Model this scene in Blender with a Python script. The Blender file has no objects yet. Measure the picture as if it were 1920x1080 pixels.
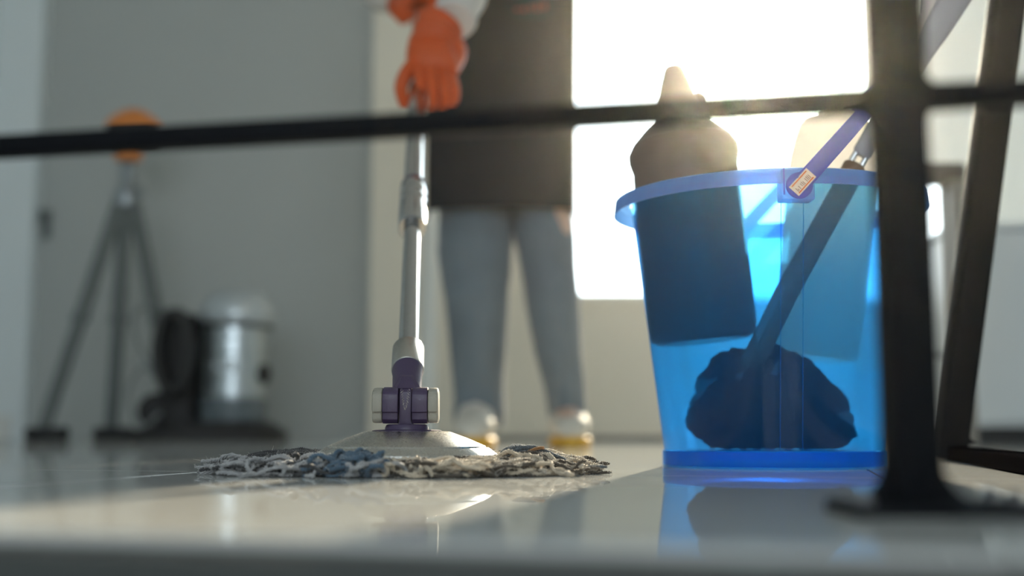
import bpy, bmesh, math, random
import numpy as np
from mathutils import Vector, Matrix, noise as mnoise

random.seed(7)
rng = np.random.default_rng(7)
scene = bpy.context.scene
C = scene.collection
PI = math.pi

# ------------------------------------------------------------------ camera
F_PX = 2200.0
PITCH = math.atan(263.0 / F_PX)
CAM_H = 0.043
cam_d = bpy.data.cameras.new('camera')
cam = bpy.data.objects.new('camera', cam_d)
C.objects.link(cam)
cam.location = (0, 0, CAM_H)
cam.rotation_euler = (PI / 2 + PITCH, 0, 0)
cam_d.sensor_width = 36.0
cam_d.lens = 36.0 * F_PX / 1920.0
cam_d.clip_start = 0.01
cam_d.dof.use_dof = True
cam_d.dof.focus_distance = 1.15
cam_d.dof.aperture_fstop = 2.0
cam_d.dof.aperture_blades = 9
scene.camera = cam

# ------------------------------------------------------------------ sky, sun, exposure
world = bpy.data.worlds.new('sky'); scene.world = world
world.use_nodes = True
bg = world.node_tree.nodes['Background']
bg.inputs[0].default_value = (0.85, 0.95, 1.0, 1)
bg.inputs[1].default_value = 5.0

sun_d = bpy.data.lights.new('sun', 'SUN')
sun = bpy.data.objects.new('sun', sun_d); C.objects.link(sun)
sun_d.energy = 12.0
sun_d.color = (1.0, 0.84, 0.62)
sun_d.angle = math.radians(1.2)
_az, _el = math.radians(12.0), math.radians(17.2)
_to_sun = Vector((math.sin(_az) * math.cos(_el), math.cos(_az) * math.cos(_el), math.sin(_el)))
sun.rotation_euler = _to_sun.to_track_quat('Z', 'Y').to_euler()
sun.location = (1, 6, 3)

scene.view_settings.view_transform = 'Standard'
scene.view_settings.look = 'None'
scene.view_settings.gamma = 1.0
scene.view_settings.use_curve_mapping = False
scene.view_settings.exposure = 0.30
scene.cycles.use_denoising = True
scene.cycles.max_bounces = 14
scene.cycles.diffuse_bounces = 6
scene.cycles.transparent_max_bounces = 16
scene.cycles.sample_clamp_indirect = 6.0


def P(u, v, y):
    """World point seen at pixel (u, v) when it stands y metres in front of the lens."""
    a = (u - 960.0) / F_PX
    b = (540.0 - v) / F_PX
    d = Vector((a, math.cos(PITCH) - b * math.sin(PITCH), math.sin(PITCH) + b * math.cos(PITCH)))
    k = y / d.y
    return Vector((d.x * k, y, CAM_H + d.z * k))


# ------------------------------------------------------------------ materials
MATS = {}


def nodes_of(name):
    m = bpy.data.materials.new(name)
    m.use_nodes = True
    return m, m.node_tree.nodes, m.node_tree.links, m.node_tree.nodes['Principled BSDF']


def mat(name, col, rough=0.5, metal=0.0, var=0.08, scale=20.0, bump=0.0, bscale=200.0,
        trans=0.0, spec=0.5, sheen=0.0, stretch=None, sub=0.0, coat=0.0):
    m, n, l, p = nodes_of(name)
    tc = n.new('ShaderNodeTexCoord')
    src = tc.outputs['Object']
    if stretch:
        mp = n.new('ShaderNodeMapping'); mp.inputs['Scale'].default_value = stretch
        l.new(src, mp.inputs[0]); src = mp.outputs[0]
    nz = n.new('ShaderNodeTexNoise'); nz.inputs['Scale'].default_value = scale
    nz.inputs['Detail'].default_value = 4
    l.new(src, nz.inputs['Vector'])
    mx = n.new('ShaderNodeMix'); mx.data_type = 'RGBA'
    lo = [max(0, c * (1 - var)) for c in col]; hi = [min(1, c * (1 + var)) for c in col]
    mx.inputs[6].default_value = (*lo, 1); mx.inputs[7].default_value = (*hi, 1)
    l.new(nz.outputs['Fac'], mx.inputs[0]); l.new(mx.outputs[2], p.inputs['Base Color'])
    p.inputs['Roughness'].default_value = rough
    p.inputs['Metallic'].default_value = metal
    p.inputs['Specular IOR Level'].default_value = spec
    p.inputs['Transmission Weight'].default_value = trans
    p.inputs['Sheen Weight'].default_value = sheen
    p.inputs['Coat Weight'].default_value = coat
    if sub:
        p.inputs['Subsurface Weight'].default_value = sub
        p.inputs['Subsurface Radius'].default_value = (0.02, 0.015, 0.01)
    if bump:
        nb = n.new('ShaderNodeTexNoise'); nb.inputs['Scale'].default_value = bscale
        nb.inputs['Detail'].default_value = 3
        l.new(src, nb.inputs['Vector'])
        b = n.new('ShaderNodeBump'); b.inputs['Strength'].default_value = bump
        b.inputs['Distance'].default_value = 0.002
        l.new(nb.outputs['Fac'], b.inputs['Height']); l.new(b.outputs[0], p.inputs['Normal'])
    MATS[name] = m
    return m


def brushed(name, col, rough=0.3, stretch=(6, 6, 300), bump=0.12):
    m = mat(name, col, rough, 1.0, var=0.12, scale=1.0, stretch=stretch)
    n, l = m.node_tree.nodes, m.node_tree.links
    p = n['Principled BSDF']
    nz = [x for x in n if x.type == 'TEX_NOISE'][0]
    b = n.new('ShaderNodeBump'); b.inputs['Strength'].default_value = bump
    b.inputs['Distance'].default_value = 0.0004
    l.new(nz.outputs['Fac'], b.inputs['Height']); l.new(b.outputs[0], p.inputs['Normal'])
    sp = n.new('ShaderNodeTexNoise'); sp.inputs['Scale'].default_value = 90
    sp.inputs['Detail'].default_value = 6
    mr = n.new('ShaderNodeMapRange'); mr.inputs[1].default_value = 0.35; mr.inputs[2].default_value = 0.75
    mr.inputs[3].default_value = rough * 0.8; mr.inputs[4].default_value = rough * 1.3
    l.new(sp.outputs['Fac'], mr.inputs[0]); l.new(mr.outputs[0], p.inputs['Roughness'])
    return m


def translucent(name, col, tcol, alpha=0.0, rough=0.35, trans_share=0.5, clear=0.0, clear_col=(1, 1, 1)):
    """Thin backlit plastic: diffuse + translucent + (tinted see-through) under a glossy skin."""
    m = bpy.data.materials.new(name); m.use_nodes = True
    n, l = m.node_tree.nodes, m.node_tree.links
    n.clear()
    out = n.new('ShaderNodeOutputMaterial')
    d = n.new('ShaderNodeBsdfDiffuse'); d.inputs[0].default_value = (*col, 1)
    t = n.new('ShaderNodeBsdfTranslucent'); t.inputs[0].default_value = (*tcol, 1)
    m1 = n.new('ShaderNodeMixShader'); m1.inputs[0].default_value = trans_share
    l.new(d.outputs[0], m1.inputs[1]); l.new(t.outputs[0], m1.inputs[2])
    last = m1
    if clear:
        r = n.new('ShaderNodeBsdfRefraction'); r.inputs['Color'].default_value = (*clear_col, 1)
        r.inputs['Roughness'].default_value = alpha; r.inputs['IOR'].default_value = 1.02
        tr = n.new('ShaderNodeBsdfTransparent'); tr.inputs[0].default_value = (*clear_col, 1)
        mc = n.new('ShaderNodeMixShader'); mc.inputs[0].default_value = 0.15
        l.new(r.outputs[0], mc.inputs[1]); l.new(tr.outputs[0], mc.inputs[2])
        m2 = n.new('ShaderNodeMixShader'); m2.inputs[0].default_value = clear
        l.new(last.outputs[0], m2.inputs[1]); l.new(mc.outputs[0], m2.inputs[2]); last = m2
    g = n.new('ShaderNodeBsdfGlossy'); g.inputs['Roughness'].default_value = rough
    g.inputs[0].default_value = (1, 1, 1, 1)
    fr = n.new('ShaderNodeFresnel'); fr.inputs['IOR'].default_value = 1.45
    mu = n.new('ShaderNodeMath'); mu.operation = 'MULTIPLY'; mu.inputs[1].default_value = 0.4
    l.new(fr.outputs[0], mu.inputs[0])
    m3 = n.new('ShaderNodeMixShader'); l.new(mu.outputs[0], m3.inputs[0])
    l.new(last.outputs[0], m3.inputs[1]); l.new(g.outputs[0], m3.inputs[2])
    l.new(m3.outputs[0], out.inputs[0])
    MATS[name] = m
    return m


def floor_material():
    m = bpy.data.materials.new('polished_tile'); m.use_nodes = True
    n, l = m.node_tree.nodes, m.node_tree.links
    n.clear()
    out = n.new('ShaderNodeOutputMaterial')
    tc = n.new('ShaderNodeTexCoord')
    nz = n.new('ShaderNodeTexNoise'); nz.inputs['Scale'].default_value = 2.2; nz.inputs['Detail'].default_value = 6
    l.new(tc.outputs['Object'], nz.inputs['Vector'])
    mx = n.new('ShaderNodeMix'); mx.data_type = 'RGBA'
    mx.inputs[6].default_value = (0.44, 0.45, 0.44, 1); mx.inputs[7].default_value = (0.56, 0.565, 0.55, 1)
    l.new(nz.outputs['Fac'], mx.inputs[0])
    d = n.new('ShaderNodeBsdfDiffuse'); l.new(mx.outputs[2], d.inputs[0])
    g = n.new('ShaderNodeBsdfGlossy')
    # streaks left by the wet mop: smoother and duller bands
    mp = n.new('ShaderNodeMapping'); mp.inputs['Scale'].default_value = (1.2, 9.0, 1.0)
    mp.inputs['Rotation'].default_value = (0, 0, 0.12)
    l.new(tc.outputs['Object'], mp.inputs[0])
    n2 = n.new('ShaderNodeTexNoise'); n2.inputs['Scale'].default_value = 1.6; n2.inputs['Detail'].default_value = 5
    l.new(mp.outputs[0], n2.inputs['Vector'])
    mr = n.new('ShaderNodeMapRange'); mr.inputs[1].default_value = 0.35; mr.inputs[2].default_value = 0.7
    mr.inputs[3].default_value = 0.003; mr.inputs[4].default_value = 0.03
    l.new(n2.outputs['Fac'], mr.inputs[0]); l.new(mr.outputs[0], g.inputs['Roughness'])
    g.inputs[0].default_value = (0.93, 0.95, 0.96, 1)
    fr = n.new('ShaderNodeFresnel'); fr.inputs['IOR'].default_value = 1.5
    mu = n.new('ShaderNodeMath'); mu.operation = 'MULTIPLY'; mu.inputs[1].default_value = 0.78
    l.new(fr.outputs[0], mu.inputs[0])
    ms = n.new('ShaderNodeMixShader'); l.new(mu.outputs[0], ms.inputs[0])
    l.new(d.outputs[0], ms.inputs[1]); l.new(g.outputs[0], ms.inputs[2])
    l.new(ms.outputs[0], out.inputs[0])
    MATS['polished_tile'] = m


def glass_material():
    m = bpy.data.materials.new('window_glass'); m.use_nodes = True
    n, l = m.node_tree.nodes, m.node_tree.links
    n.clear()
    out = n.new('ShaderNodeOutputMaterial')
    t = n.new('ShaderNodeBsdfTransparent'); t.inputs[0].default_value = (0.97, 0.98, 0.97, 1)
    g = n.new('ShaderNodeBsdfGlossy'); g.inputs['Roughness'].default_value = 0.02
    fr = n.new('ShaderNodeFresnel'); fr.inputs['IOR'].default_value = 1.3
    ms = n.new('ShaderNodeMixShader'); l.new(fr.outputs[0], ms.inputs[0])
    l.new(t.outputs[0], ms.inputs[1]); l.new(g.outputs[0], ms.inputs[2])
    l.new(ms.outputs[0], out.inputs[0])
    MATS['window_glass'] = m


floor_material(); glass_material()
mat('grout', (0.16, 0.15, 0.14), 0.9)
mat('step_stone', (0.055, 0.060, 0.057), 0.6, var=0.12, scale=8)
mat('wall_grey', (0.48, 0.505, 0.495), 0.85, var=0.03, scale=3, bump=0.05, bscale=80)
mat('wall_cream', (0.82, 0.77, 0.66), 0.85, var=0.03, scale=3, bump=0.05, bscale=80)
mat('wall_pale', (0.80, 0.86, 0.88), 0.8, var=0.02, scale=3)
mat('ceiling_white', (0.8, 0.8, 0.78), 0.9, var=0.02)
mat('skirting_dark', (0.16, 0.15, 0.13), 0.6)
mat('white_paint', (0.78, 0.78, 0.75), 0.5, var=0.03)
mat('pale_laminate', (0.70, 0.74, 0.75), 0.35, var=0.03, scale=3)
mat('plinth_black', (0.02, 0.022, 0.025), 0.5)
mat('black_metal', (0.004, 0.005, 0.007), 0.6, spec=0.08, var=0.2, scale=40, bump=0.05, bscale=300)
mat('runner_black', (0.004, 0.004, 0.005), 0.9, spec=0.0)
mat('bolt_steel', (0.25, 0.25, 0.26), 0.35, 1.0)
brushed('steel_brushed', (0.56, 0.545, 0.51), 0.30, (120, 120, 120))
_m = brushed('steel_dome', (0.60, 0.58, 0.54), 0.27, (14, 14, 14), 0.0)
_t = _m.node_tree.nodes.new('ShaderNodeTangent'); _t.direction_type = 'RADIAL'; _t.axis = 'Z'
_m.node_tree.nodes['Principled BSDF'].inputs['Anisotropic'].default_value = 0.0
_m.node_tree.links.new(_t.outputs[0], _m.node_tree.nodes['Principled BSDF'].inputs['Tangent'])
brushed('steel_tube', (0.47, 0.48, 0.49), 0.13, (200, 200, 200), 0.05)
mat('purple_plastic', (0.055, 0.036, 0.085), 0.42, var=0.15, scale=60, bump=0.1, bscale=500)
mat('beige_cap', (0.33, 0.315, 0.265), 0.5, var=0.12, scale=60, bump=0.15, bscale=600)
mat('gunk', (0.42, 0.38, 0.36), 0.8, var=0.3, scale=300)
mat('glove_orange', (0.56, 0.078, 0.006), 0.45, var=0.15, scale=30, bump=0.25, bscale=60, spec=0.25)
mat('denim', (0.15, 0.185, 0.215), 0.9, var=0.3, scale=9, bump=0.3, bscale=900, sheen=0.15)
mat('stitch_tan', (0.45, 0.35, 0.22), 0.8)
mat('apron_navy', (0.014, 0.019, 0.026), 0.9, spec=0.08, var=0.2, scale=12, bump=0.2, bscale=700)
mat('sleeve_white', (0.62, 0.59, 0.55), 0.85, var=0.06, scale=20, bump=0.2, bscale=120)
mat('logo_red', (0.20, 0.03, 0.02), 0.8)
mat('skin', (0.62, 0.42, 0.32), 0.5, var=0.05)
mat('hair', (0.03, 0.02, 0.015), 0.6)
mat('shoe_cream', (0.66, 0.62, 0.54), 0.7, var=0.06)
mat('sole_yellow', (0.75, 0.42, 0.04), 0.6)
mat('yarn_grey', (0.34, 0.34, 0.345), 0.95, var=0.45, scale=160, sheen=0.3)
mat('yarn_dark', (0.05, 0.05, 0.052), 0.95, var=0.5, scale=160, sheen=0.3)
mat('yarn_blue', (0.075, 0.125, 0.18), 0.95, var=0.4, scale=160, sheen=0.3)
mat('yarn_beige', (0.52, 0.44, 0.335), 0.95, var=0.4, scale=160, sheen=0.3)
mat('yarn_shade', (0.085, 0.070, 0.054), 0.95, var=0.4, scale=160, sheen=0.2)  # dark tone that paints the shaded gaps between beige strands
mat('yarn_slate', (0.10, 0.12, 0.135), 0.95, var=0.5, scale=160, sheen=0.3)
mat('yarn_tan', (0.40, 0.22, 0.10), 0.95, var=0.3, scale=160)
mat('fibre', (0.70, 0.68, 0.65), 0.9, var=0.1)
translucent('bucket_blue', (0.02, 0.18, 0.50), (0.06, 0.45, 0.98), 0.30, 0.12, 0.78, 0.72, (0.20, 0.64, 1.0))
translucent('bucket_blue_thick', (0.03, 0.26, 0.64), (0.05, 0.50, 0.95), 0.3, 0.15, 0.75, 0.45, (0.10, 0.56, 0.98))
translucent('bucket_glint', (0.20, 0.60, 0.95), (0.30, 0.75, 1.0), 0.1, 0.15, 0.75, 0.5, (0.45, 0.85, 1.0))  # paler plastic that paints the lit line at the foot
translucent('bucket_rim', (0.34, 0.50, 0.80), (0.50, 0.72, 0.98), 0.3, 0.15, 0.75, 0.3, (0.35, 0.62, 0.96))
translucent('handle_blue', (0.22, 0.22, 0.58), (0.34, 0.32, 0.85), 0.3, 0.2, 0.6, 0.1, (0.3, 0.35, 0.9))
translucent('bottle_milky', (0.18, 0.14, 0.125), (0.40, 0.30, 0.20), 0.2, 0.3, 0.3, 0.0)
translucent('bottle_white', (0.72, 0.70, 0.67), (0.88, 0.84, 0.78), 0.2, 0.3, 0.75, 0.0)
translucent('blind_fabric', (0.74, 0.77, 0.78), (0.50, 0.53, 0.54), 0.2, 0.9, 0.45, 0.0)
mat('cap_grey', (0.30, 0.26, 0.20), 0.5)
mat('brush_grip', (0.36, 0.34, 0.35), 0.4)
mat('brush_wood', (0.20, 0.11, 0.06), 0.5)
mat('brush_fibre', (0.008, 0.009, 0.012), 0.9, spec=0.1, var=0.4, scale=60, bump=0.6, bscale=140)
mat('chrome', (0.75, 0.75, 0.76), 0.12, 1.0)
mat('sticker_paper', (0.82, 0.62, 0.50), 0.7)
mat('sticker_red', (0.72, 0.16, 0.03), 0.7)
mat('sticker_ink', (0.35, 0.14, 0.10), 0.7)
mat('tripod_grey', (0.14, 0.16, 0.16), 0.5)
mat('tripod_head_metal', (0.30, 0.33, 0.35), 0.35, 0.6)
mat('tool_orange', (0.72, 0.24, 0.05), 0.5)
mat('rubber_black', (0.012, 0.012, 0.014), 0.6)
mat('hose_black', (0.015, 0.016, 0.018), 0.5)
mat('hose_grey', (0.26, 0.28, 0.28), 0.6)
mat('drum_steel', (0.50, 0.55, 0.58), 0.30, 1.0, var=0.1)
mat('drum_band', (0.12, 0.15, 0.17), 0.45)
mat('drum_print', (0.45, 0.50, 0.53), 0.5)
mat('lid_silver', (0.55, 0.60, 0.63), 0.28, 0.5)
mat('stool_seat_dark', (0.07, 0.065, 0.06), 0.6)
mat('stool_leg', (0.23, 0.215, 0.19), 0.5)
mat('leaf_green', (0.10, 0.22, 0.03), 0.7)
mat('post_pale', (0.62, 0.64, 0.62), 0.6)

# ------------------------------------------------------------------ mesh helpers
ORG = {}


def setp(o, label=None, category=None, group=None, kind=None):
    if label: o['label'] = label
    if category: o['category'] = category
    if group: o['group'] = group
    if kind: o['kind'] = kind
    return o


def thing(name, loc, label, category, group=None):
    o = bpy.data.objects.new(name, None)
    o.empty_display_size = 0.05
    C.objects.link(o)
    o.location = loc
    ORG[o.name] = Vector(loc)
    return setp(o, label, category, group)


def mk(name, V, Fc, m, parent=None, smooth=True, origin=None, sharp=None):
    """One mesh object from world coordinates; a child is stored relative to its thing."""
    V = [Vector(v) for v in V]
    if origin is None:
        if parent is None:
            a = Vector((min(v.x for v in V), min(v.y for v in V), min(v.z for v in V)))
            b = Vector((max(v.x for v in V), max(v.y for v in V), max(v.z for v in V)))
            origin = Vector(((a.x + b.x) / 2, (a.y + b.y) / 2, a.z))
        else:
            a = Vector((min(v.x for v in V), min(v.y for v in V), min(v.z for v in V)))
            b = Vector((max(v.x for v in V), max(v.y for v in V), max(v.z for v in V)))
            origin = (a + b) / 2
    origin = Vector(origin)
    me = bpy.data.meshes.new(name)
    me.from_pydata([tuple(v - origin) for v in V], [], Fc)
    me.update()
    bm = bmesh.new(); bm.from_mesh(me)
    bmesh.ops.recalc_face_normals(bm, faces=bm.faces)
    bm.to_mesh(me); bm.free()
    if smooth:
        me.polygons.foreach_set('use_smooth', [True] * len(me.polygons))
        try:
            me.set_sharp_from_angle(angle=math.radians(sharp if sharp else 40))
        except Exception:
            pass
    me.materials.append(MATS[m])
    o = bpy.data.objects.new(name, me)
    C.objects.link(o)
    ORG[o.name] = origin
    if parent is not None:
        o.parent = parent
        o.location = origin - ORG[parent.name]
    else:
        o.location = origin
    return o


def solid(name, V, Fc, m, label, category, group=None, kind=None, **k):
    return setp(mk(name, V, Fc, m, None, **k), label, category, group, kind)


class MB:
    def __init__(self): self.V = []; self.F = []

    def add(self, V, Fc):
        o = len(self.V)
        self.V += [Vector(v) for v in V]
        self.F += [tuple(i + o for i in f) for f in Fc]
        return self


def g_box(c, s, bev=0.0, R=None):
    bm = bmesh.new()
    bmesh.ops.create_cube(bm, size=1.0)
    for v in bm.verts: v.co = Vector((v.co.x * s[0], v.co.y * s[1], v.co.z * s[2]))
    if bev > 0:
        bmesh.ops.bevel(bm, geom=list(bm.edges), offset=bev, segments=2, profile=0.5, affect='EDGES')
    bm.verts.index_update()
    V = [(R @ v.co if R else v.co.copy()) + Vector(c) for v in bm.verts]
    Fc = [[v.index for v in f.verts] for f in bm.faces]
    bm.free()
    return V, Fc


def g_span(a, b, bev=0.0):
    a, b = Vector(a), Vector(b)
    return g_box((a + b) / 2, (abs(b.x - a.x), abs(b.y - a.y), abs(b.z - a.z)), bev)


def frame_of(d):
    d = Vector(d).normalized()
    up = Vector((0, 0, 1)) if abs(d.z) < 0.95 else Vector((0, 1, 0))
    x = up.cross(d).normalized()
    y = d.cross(x).normalized()
    return x, y, d


def g_lathe(prof, base=(0, 0, 0), axis=(0, 0, 1), n=48, cap0=True, cap1=True):
    """prof: list of (radius, distance along axis)."""
    x, y, d = frame_of(axis)
    base = Vector(base)
    V, Fc = [], []
    for r, t in prof:
        for k in range(n):
            a = 2 * PI * k / n
            V.append(base + d * t + x * (r * math.cos(a)) + y * (r * math.sin(a)))
    for i in range(len(prof) - 1):
        for k in range(n):
            k2 = (k + 1) % n
            Fc.append((i * n + k, i * n + k2, (i + 1) * n + k2, (i + 1) * n + k))
    if cap0 and prof[0][0] > 1e-6: Fc.append(tuple(range(n))[::-1])
    if cap1 and prof[-1][0] > 1e-6: Fc.append(tuple(range((len(prof) - 1) * n, len(prof) * n)))
    return V, Fc


def g_loft(rings, cap=True):
    """rings: list of lists of points (same count)."""
    n = len(rings[0])
    V = [Vector(p) for r in rings for p in r]
    Fc = []
    for i in range(len(rings) - 1):
        for k in range(n):
            k2 = (k + 1) % n
            Fc.append((i * n + k, i * n + k2, (i + 1) * n + k2, (i + 1) * n + k))
    if cap:
        Fc.append(tuple(range(n))[::-1]); Fc.append(tuple(range((len(rings) - 1) * n, len(rings) * n)))
    return V, Fc


def ring(c, a, b, n=24, fn=None, power=2.0):
    c, a, b = Vector(c), Vector(a), Vector(b)
    out = []
    for k in range(n):
        t = 2 * PI * k / n
        ct, st = math.cos(t), math.sin(t)
        e = 2.0 / power
        ct = math.copysign(abs(ct) ** e, ct); st = math.copysign(abs(st) ** e, st)
        s = fn(t) if fn else 1.0
        out.append(c + a * (ct * s) + b * (st * s))
    return out


def g_tube(pts, rad, n=10, cap=True, flat=1.0):
    pts = [Vector(p) for p in pts]
    if not hasattr(rad, '__len__'): rad = [rad] * len(pts)
    rings = []
    px = None
    for i, p in enumerate(pts):
        d = (pts[min(i + 1, len(pts) - 1)] - pts[max(i - 1, 0)]).normalized()
        if px is None:
            x, y, _ = frame_of(d)
        else:
            x = (px - d * px.dot(d)).normalized(); y = d.cross(x)
        px = x
        rings.append([p + x * (rad[i] * math.cos(2 * PI * k / n)) + y * (rad[i] * flat * math.sin(2 * PI * k / n)) for k in range(n)])
    return g_loft(rings, cap)


def smooth_path(pts, k=6):
    pts = [Vector(p) for p in pts]
    out = []
    for i in range(len(pts) - 1):
        p0 = pts[max(i - 1, 0)]; p1 = pts[i]; p2 = pts[i + 1]; p3 = pts[min(i + 2, len(pts) - 1)]
        for j in range(k):
            t = j / k
            out.append(0.5 * ((2 * p1) + (p2 - p0) * t + (2 * p0 - 5 * p1 + 4 * p2 - p3) * t * t + (3 * p1 - p0 - 3 * p2 + p3) * t ** 3))
    out.append(pts[-1])
    return out


def g_prism(poly, vec):
    """polygon (list of 3-D points) extruded along vec."""
    poly = [Vector(p) for p in poly]; vec = Vector(vec); n = len(poly)
    V = poly + [p + vec for p in poly]
    Fc = [tuple(range(n))[::-1], tuple(range(n, 2 * n))]
    for k in range(n):
        Fc.append((k, (k + 1) % n, n + (k + 1) % n, n + k))
    return V, Fc


def g_sphere(c, r, nu=24, nv=14, fn=None):
    c = Vector(c)
    if not hasattr(r, '__len__'): r = (r, r, r)
    V = [c + Vector((0, 0, -r[2]))]
    for i in range(1, nv):
        ph = -PI / 2 + PI * i / nv
        for k in range(nu):
            a = 2 * PI * k / nu
            d = Vector((math.cos(ph) * math.cos(a), math.cos(ph) * math.sin(a), math.sin(ph)))
            s = fn(d) if fn else 1.0
            V.append(c + Vector((d.x * r[0], d.y * r[1], d.z * r[2])) * s)
    V.append(c + Vector((0, 0, r[2])))
    Fc = []
    for k in range(nu): Fc.append((0, 1 + (k + 1) % nu, 1 + k))
    for i in range(nv - 2):
        for k in range(nu):
            a = 1 + i * nu; b = a + nu; k2 = (k + 1) % nu
            Fc.append((a + k, a + k2, b + k2, b + k))
    top = len(V) - 1; a = 1 + (nv - 2) * nu
    for k in range(nu): Fc.append((a + k, a + (k + 1) % nu, top))
    return V, Fc


# ================================================================== THE SETTING
WALL_Y = 4.55                      # wall with the window
GREY_Y = 4.75                      # recessed grey wall
XL, XR, YB, ZC = -2.12, 4.2, -3.2, 2.75
LOWER = -0.17                      # floor level below the step
TILT = math.radians(-13.5)
e1 = Vector((math.cos(TILT), math.sin(TILT), 0))
e2 = Vector((-math.sin(TILT), math.cos(TILT), 0))
STEP0 = P(960, 1018, 1.0)
# point on the step edge: where the ray of pixel (960, 1030) meets the floor
_k = CAM_H / (CAM_H - STEP0.z)
STEP0 = Vector((0, _k, 0))


def clip(poly, n, d):
    out = []
    for i in range(len(poly)):
        a, b = poly[i], poly[(i + 1) % len(poly)]
        da, db = a.dot(n) - d, b.dot(n) - d
        if da <= 0: out.append(a)
        if (da < 0 < db) or (db < 0 < da): out.append(a + (b - a) * (da / (da - db)))
    return out


room = [(Vector((-1, 0, 0)), -XL - 0.0), (Vector((1, 0, 0)), XR), (Vector((0, 1, 0)), GREY_Y)]
# slab under the tiles: the raised part of the room, up to the step
slab = [STEP0 + e1 * a + e2 * b for a, b in ((-8, 0), (8, 0), (8, 8), (-8, 8))]
for nn, dd in room: slab = clip(slab, nn, dd)
floor = mk('floor', *g_prism([p + Vector((0, 0, LOWER - 0.05)) for p in slab], (0, 0, -LOWER + 0.05 - 0.004)), 'grout', None, smooth=False)
setp(floor, 'raised floor of large polished grey tiles with thin joints', None, None, 'structure')
T = 0.645
JX = Vector((0.335, 1.085, 0))
u0 = (JX - STEP0).dot(e1)
for i in range(-7, 9):
    for j in range(0, 9):
        a0, b0 = u0 + i * T, j * T
        g = 0.0011
        q = [STEP0 + e1 * a + e2 * b for a, b in ((a0 + g, b0 + (g if j else 0)), (a0 + T - g, b0 + (g if j else 0)), (a0 + T - g, b0 + T - g), (a0 + g, b0 + T - g))]
        for nn, dd in room:
            q = clip(q, nn, dd)
            if len(q) < 3: break
        if len(q) < 3: continue
        cx = sum(q, Vector()) / len(q)
        lo = [p + Vector((0, 0, -0.012)) for p in q]
        mid = [p + Vector((0, 0, -0.0006)) for p in q]
        hi = [p + (cx - p).normalized() * 0.0008 for p in q]
        n = len(q)
        V = lo + mid + hi
        Fc = [tuple(range(n))[::-1], tuple(range(2 * n, 3 * n))]
        for r_ in range(2):
            for k in range(n):
                Fc.append((r_ * n + k, r_ * n + (k + 1) % n, (r_ + 1) * n + (k + 1) % n, (r_ + 1) * n + k))
        mk('tile', V, Fc, 'polished_tile', floor, smooth=False)

riser = [STEP0 + e1 * a for a in (-8, 8)]
rp = [riser[0] + e2 * -0.02, riser[1] + e2 * -0.02, riser[1] + e2 * 0.004, riser[0] + e2 * 0.004]
for nn, dd in room[:2]: rp = clip(rp, nn, dd)
setp(mk('trim_1', *g_prism([p + Vector((0, 0, LOWER)) for p in rp], (0, 0, -LOWER - 0.006)), 'step_stone', smooth=False), 'dark grey stone riser below the tiled floor edge', None, None, 'structure')
low = [STEP0 + e1 * a + e2 * b for a, b in ((-8, -0.02), (-8, -8), (8, -8), (8, -0.02))]
for nn, dd in room[:2] + [(Vector((0, -1, 0)), -YB)]: low = clip(low, nn, dd)
setp(mk('floor_lower', *g_prism([p + Vector((0, 0, LOWER - 0.05)) for p in low], (0, 0, 0.05)), 'step_stone', smooth=False), 'dark grey lower floor in front of the step', None, None, 'structure')

XP = P(694, 500, WALL_Y).x          # left edge of the cream wall
WX0, WX1 = P(1046, 500, WALL_Y).x, 2.9
WZ0, WZ1 = P(1150, 562, WALL_Y).z, 2.45
wall = MB()
wall.add(*g_span((XP, WALL_Y, LOWER), (WX0, WALL_Y + 0.22, ZC)))
wall.add(*g_span((WX0, WALL_Y, LOWER), (WX1, WALL_Y + 0.22, WZ0)))
wall.add(*g_span((WX0, WALL_Y, WZ1), (WX1, WALL_Y + 0.22, ZC)))
wall.add(*g_span((WX1, WALL_Y, LOWER), (XR, WALL_Y + 0.22, ZC)))
setp(mk('wall_back', wall.V, wall.F, 'wall_cream', smooth=False), 'warm cream wall with the wide window', None, None, 'structure')
setp(mk('wall_recess', *g_span((XL, GREY_Y, LOWER), (XP + 0.02, GREY_Y + 0.15, ZC)), 'wall_grey', smooth=False), 'plain grey wall behind tripod and vacuum', None, None, 'structure')
# pale left wall, its end seen at the picture's edge
lx = P(52, 500, GREY_Y).x
setp(mk('wall_left', *g_span((XL - 0.15, YB, LOWER), (XL, GREY_Y, ZC)), 'wall_pale', smooth=False), 'pale blue grey side wall', None, None, 'structure')
pier_y = 4.68
px1 = P(58, 500, pier_y).x
setp(mk('wall_pier', *g_span((XL, pier_y, 0.0), (px1, GREY_Y, ZC)), 'wall_pale', smooth=False), 'pale wall pier at the corner beside the tripod', None, None, 'structure')
setp(mk('baseboard_left', *g_span((XL, pier_y - 0.022, 0.0), (px1 - 0.05, pier_y, 0.095), 0.004), 'white_paint', smooth=False), 'white baseboard along the pale pier', None, None, 'structure')
setp(mk('wall_right', *g_span((XR, YB, LOWER), (XR + 0.15, WALL_Y + 0.22, ZC)), 'wall_pale', smooth=False), 'pale right side wall', None, None, 'structure')
rw = MB()                           # wall behind the camera, its opening added and sized for fill light
rw.add(*g_span((XL, YB - 0.15, LOWER), (-1.5, YB, ZC)))
rw.add(*g_span((1.3, YB - 0.15, LOWER), (XR, YB, ZC)))
rw.add(*g_span((-1.5, YB - 0.15, 2.1), (1.3, YB, ZC)))
rw.add(*g_span((-1.5, YB - 0.15, LOWER), (1.3, YB, 0.7)))
setp(mk('wall_rear', rw.V, rw.F, 'wall_pale', smooth=False), 'pale wall behind the viewer with an opening added for fill light', None, None, 'structure')
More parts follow.
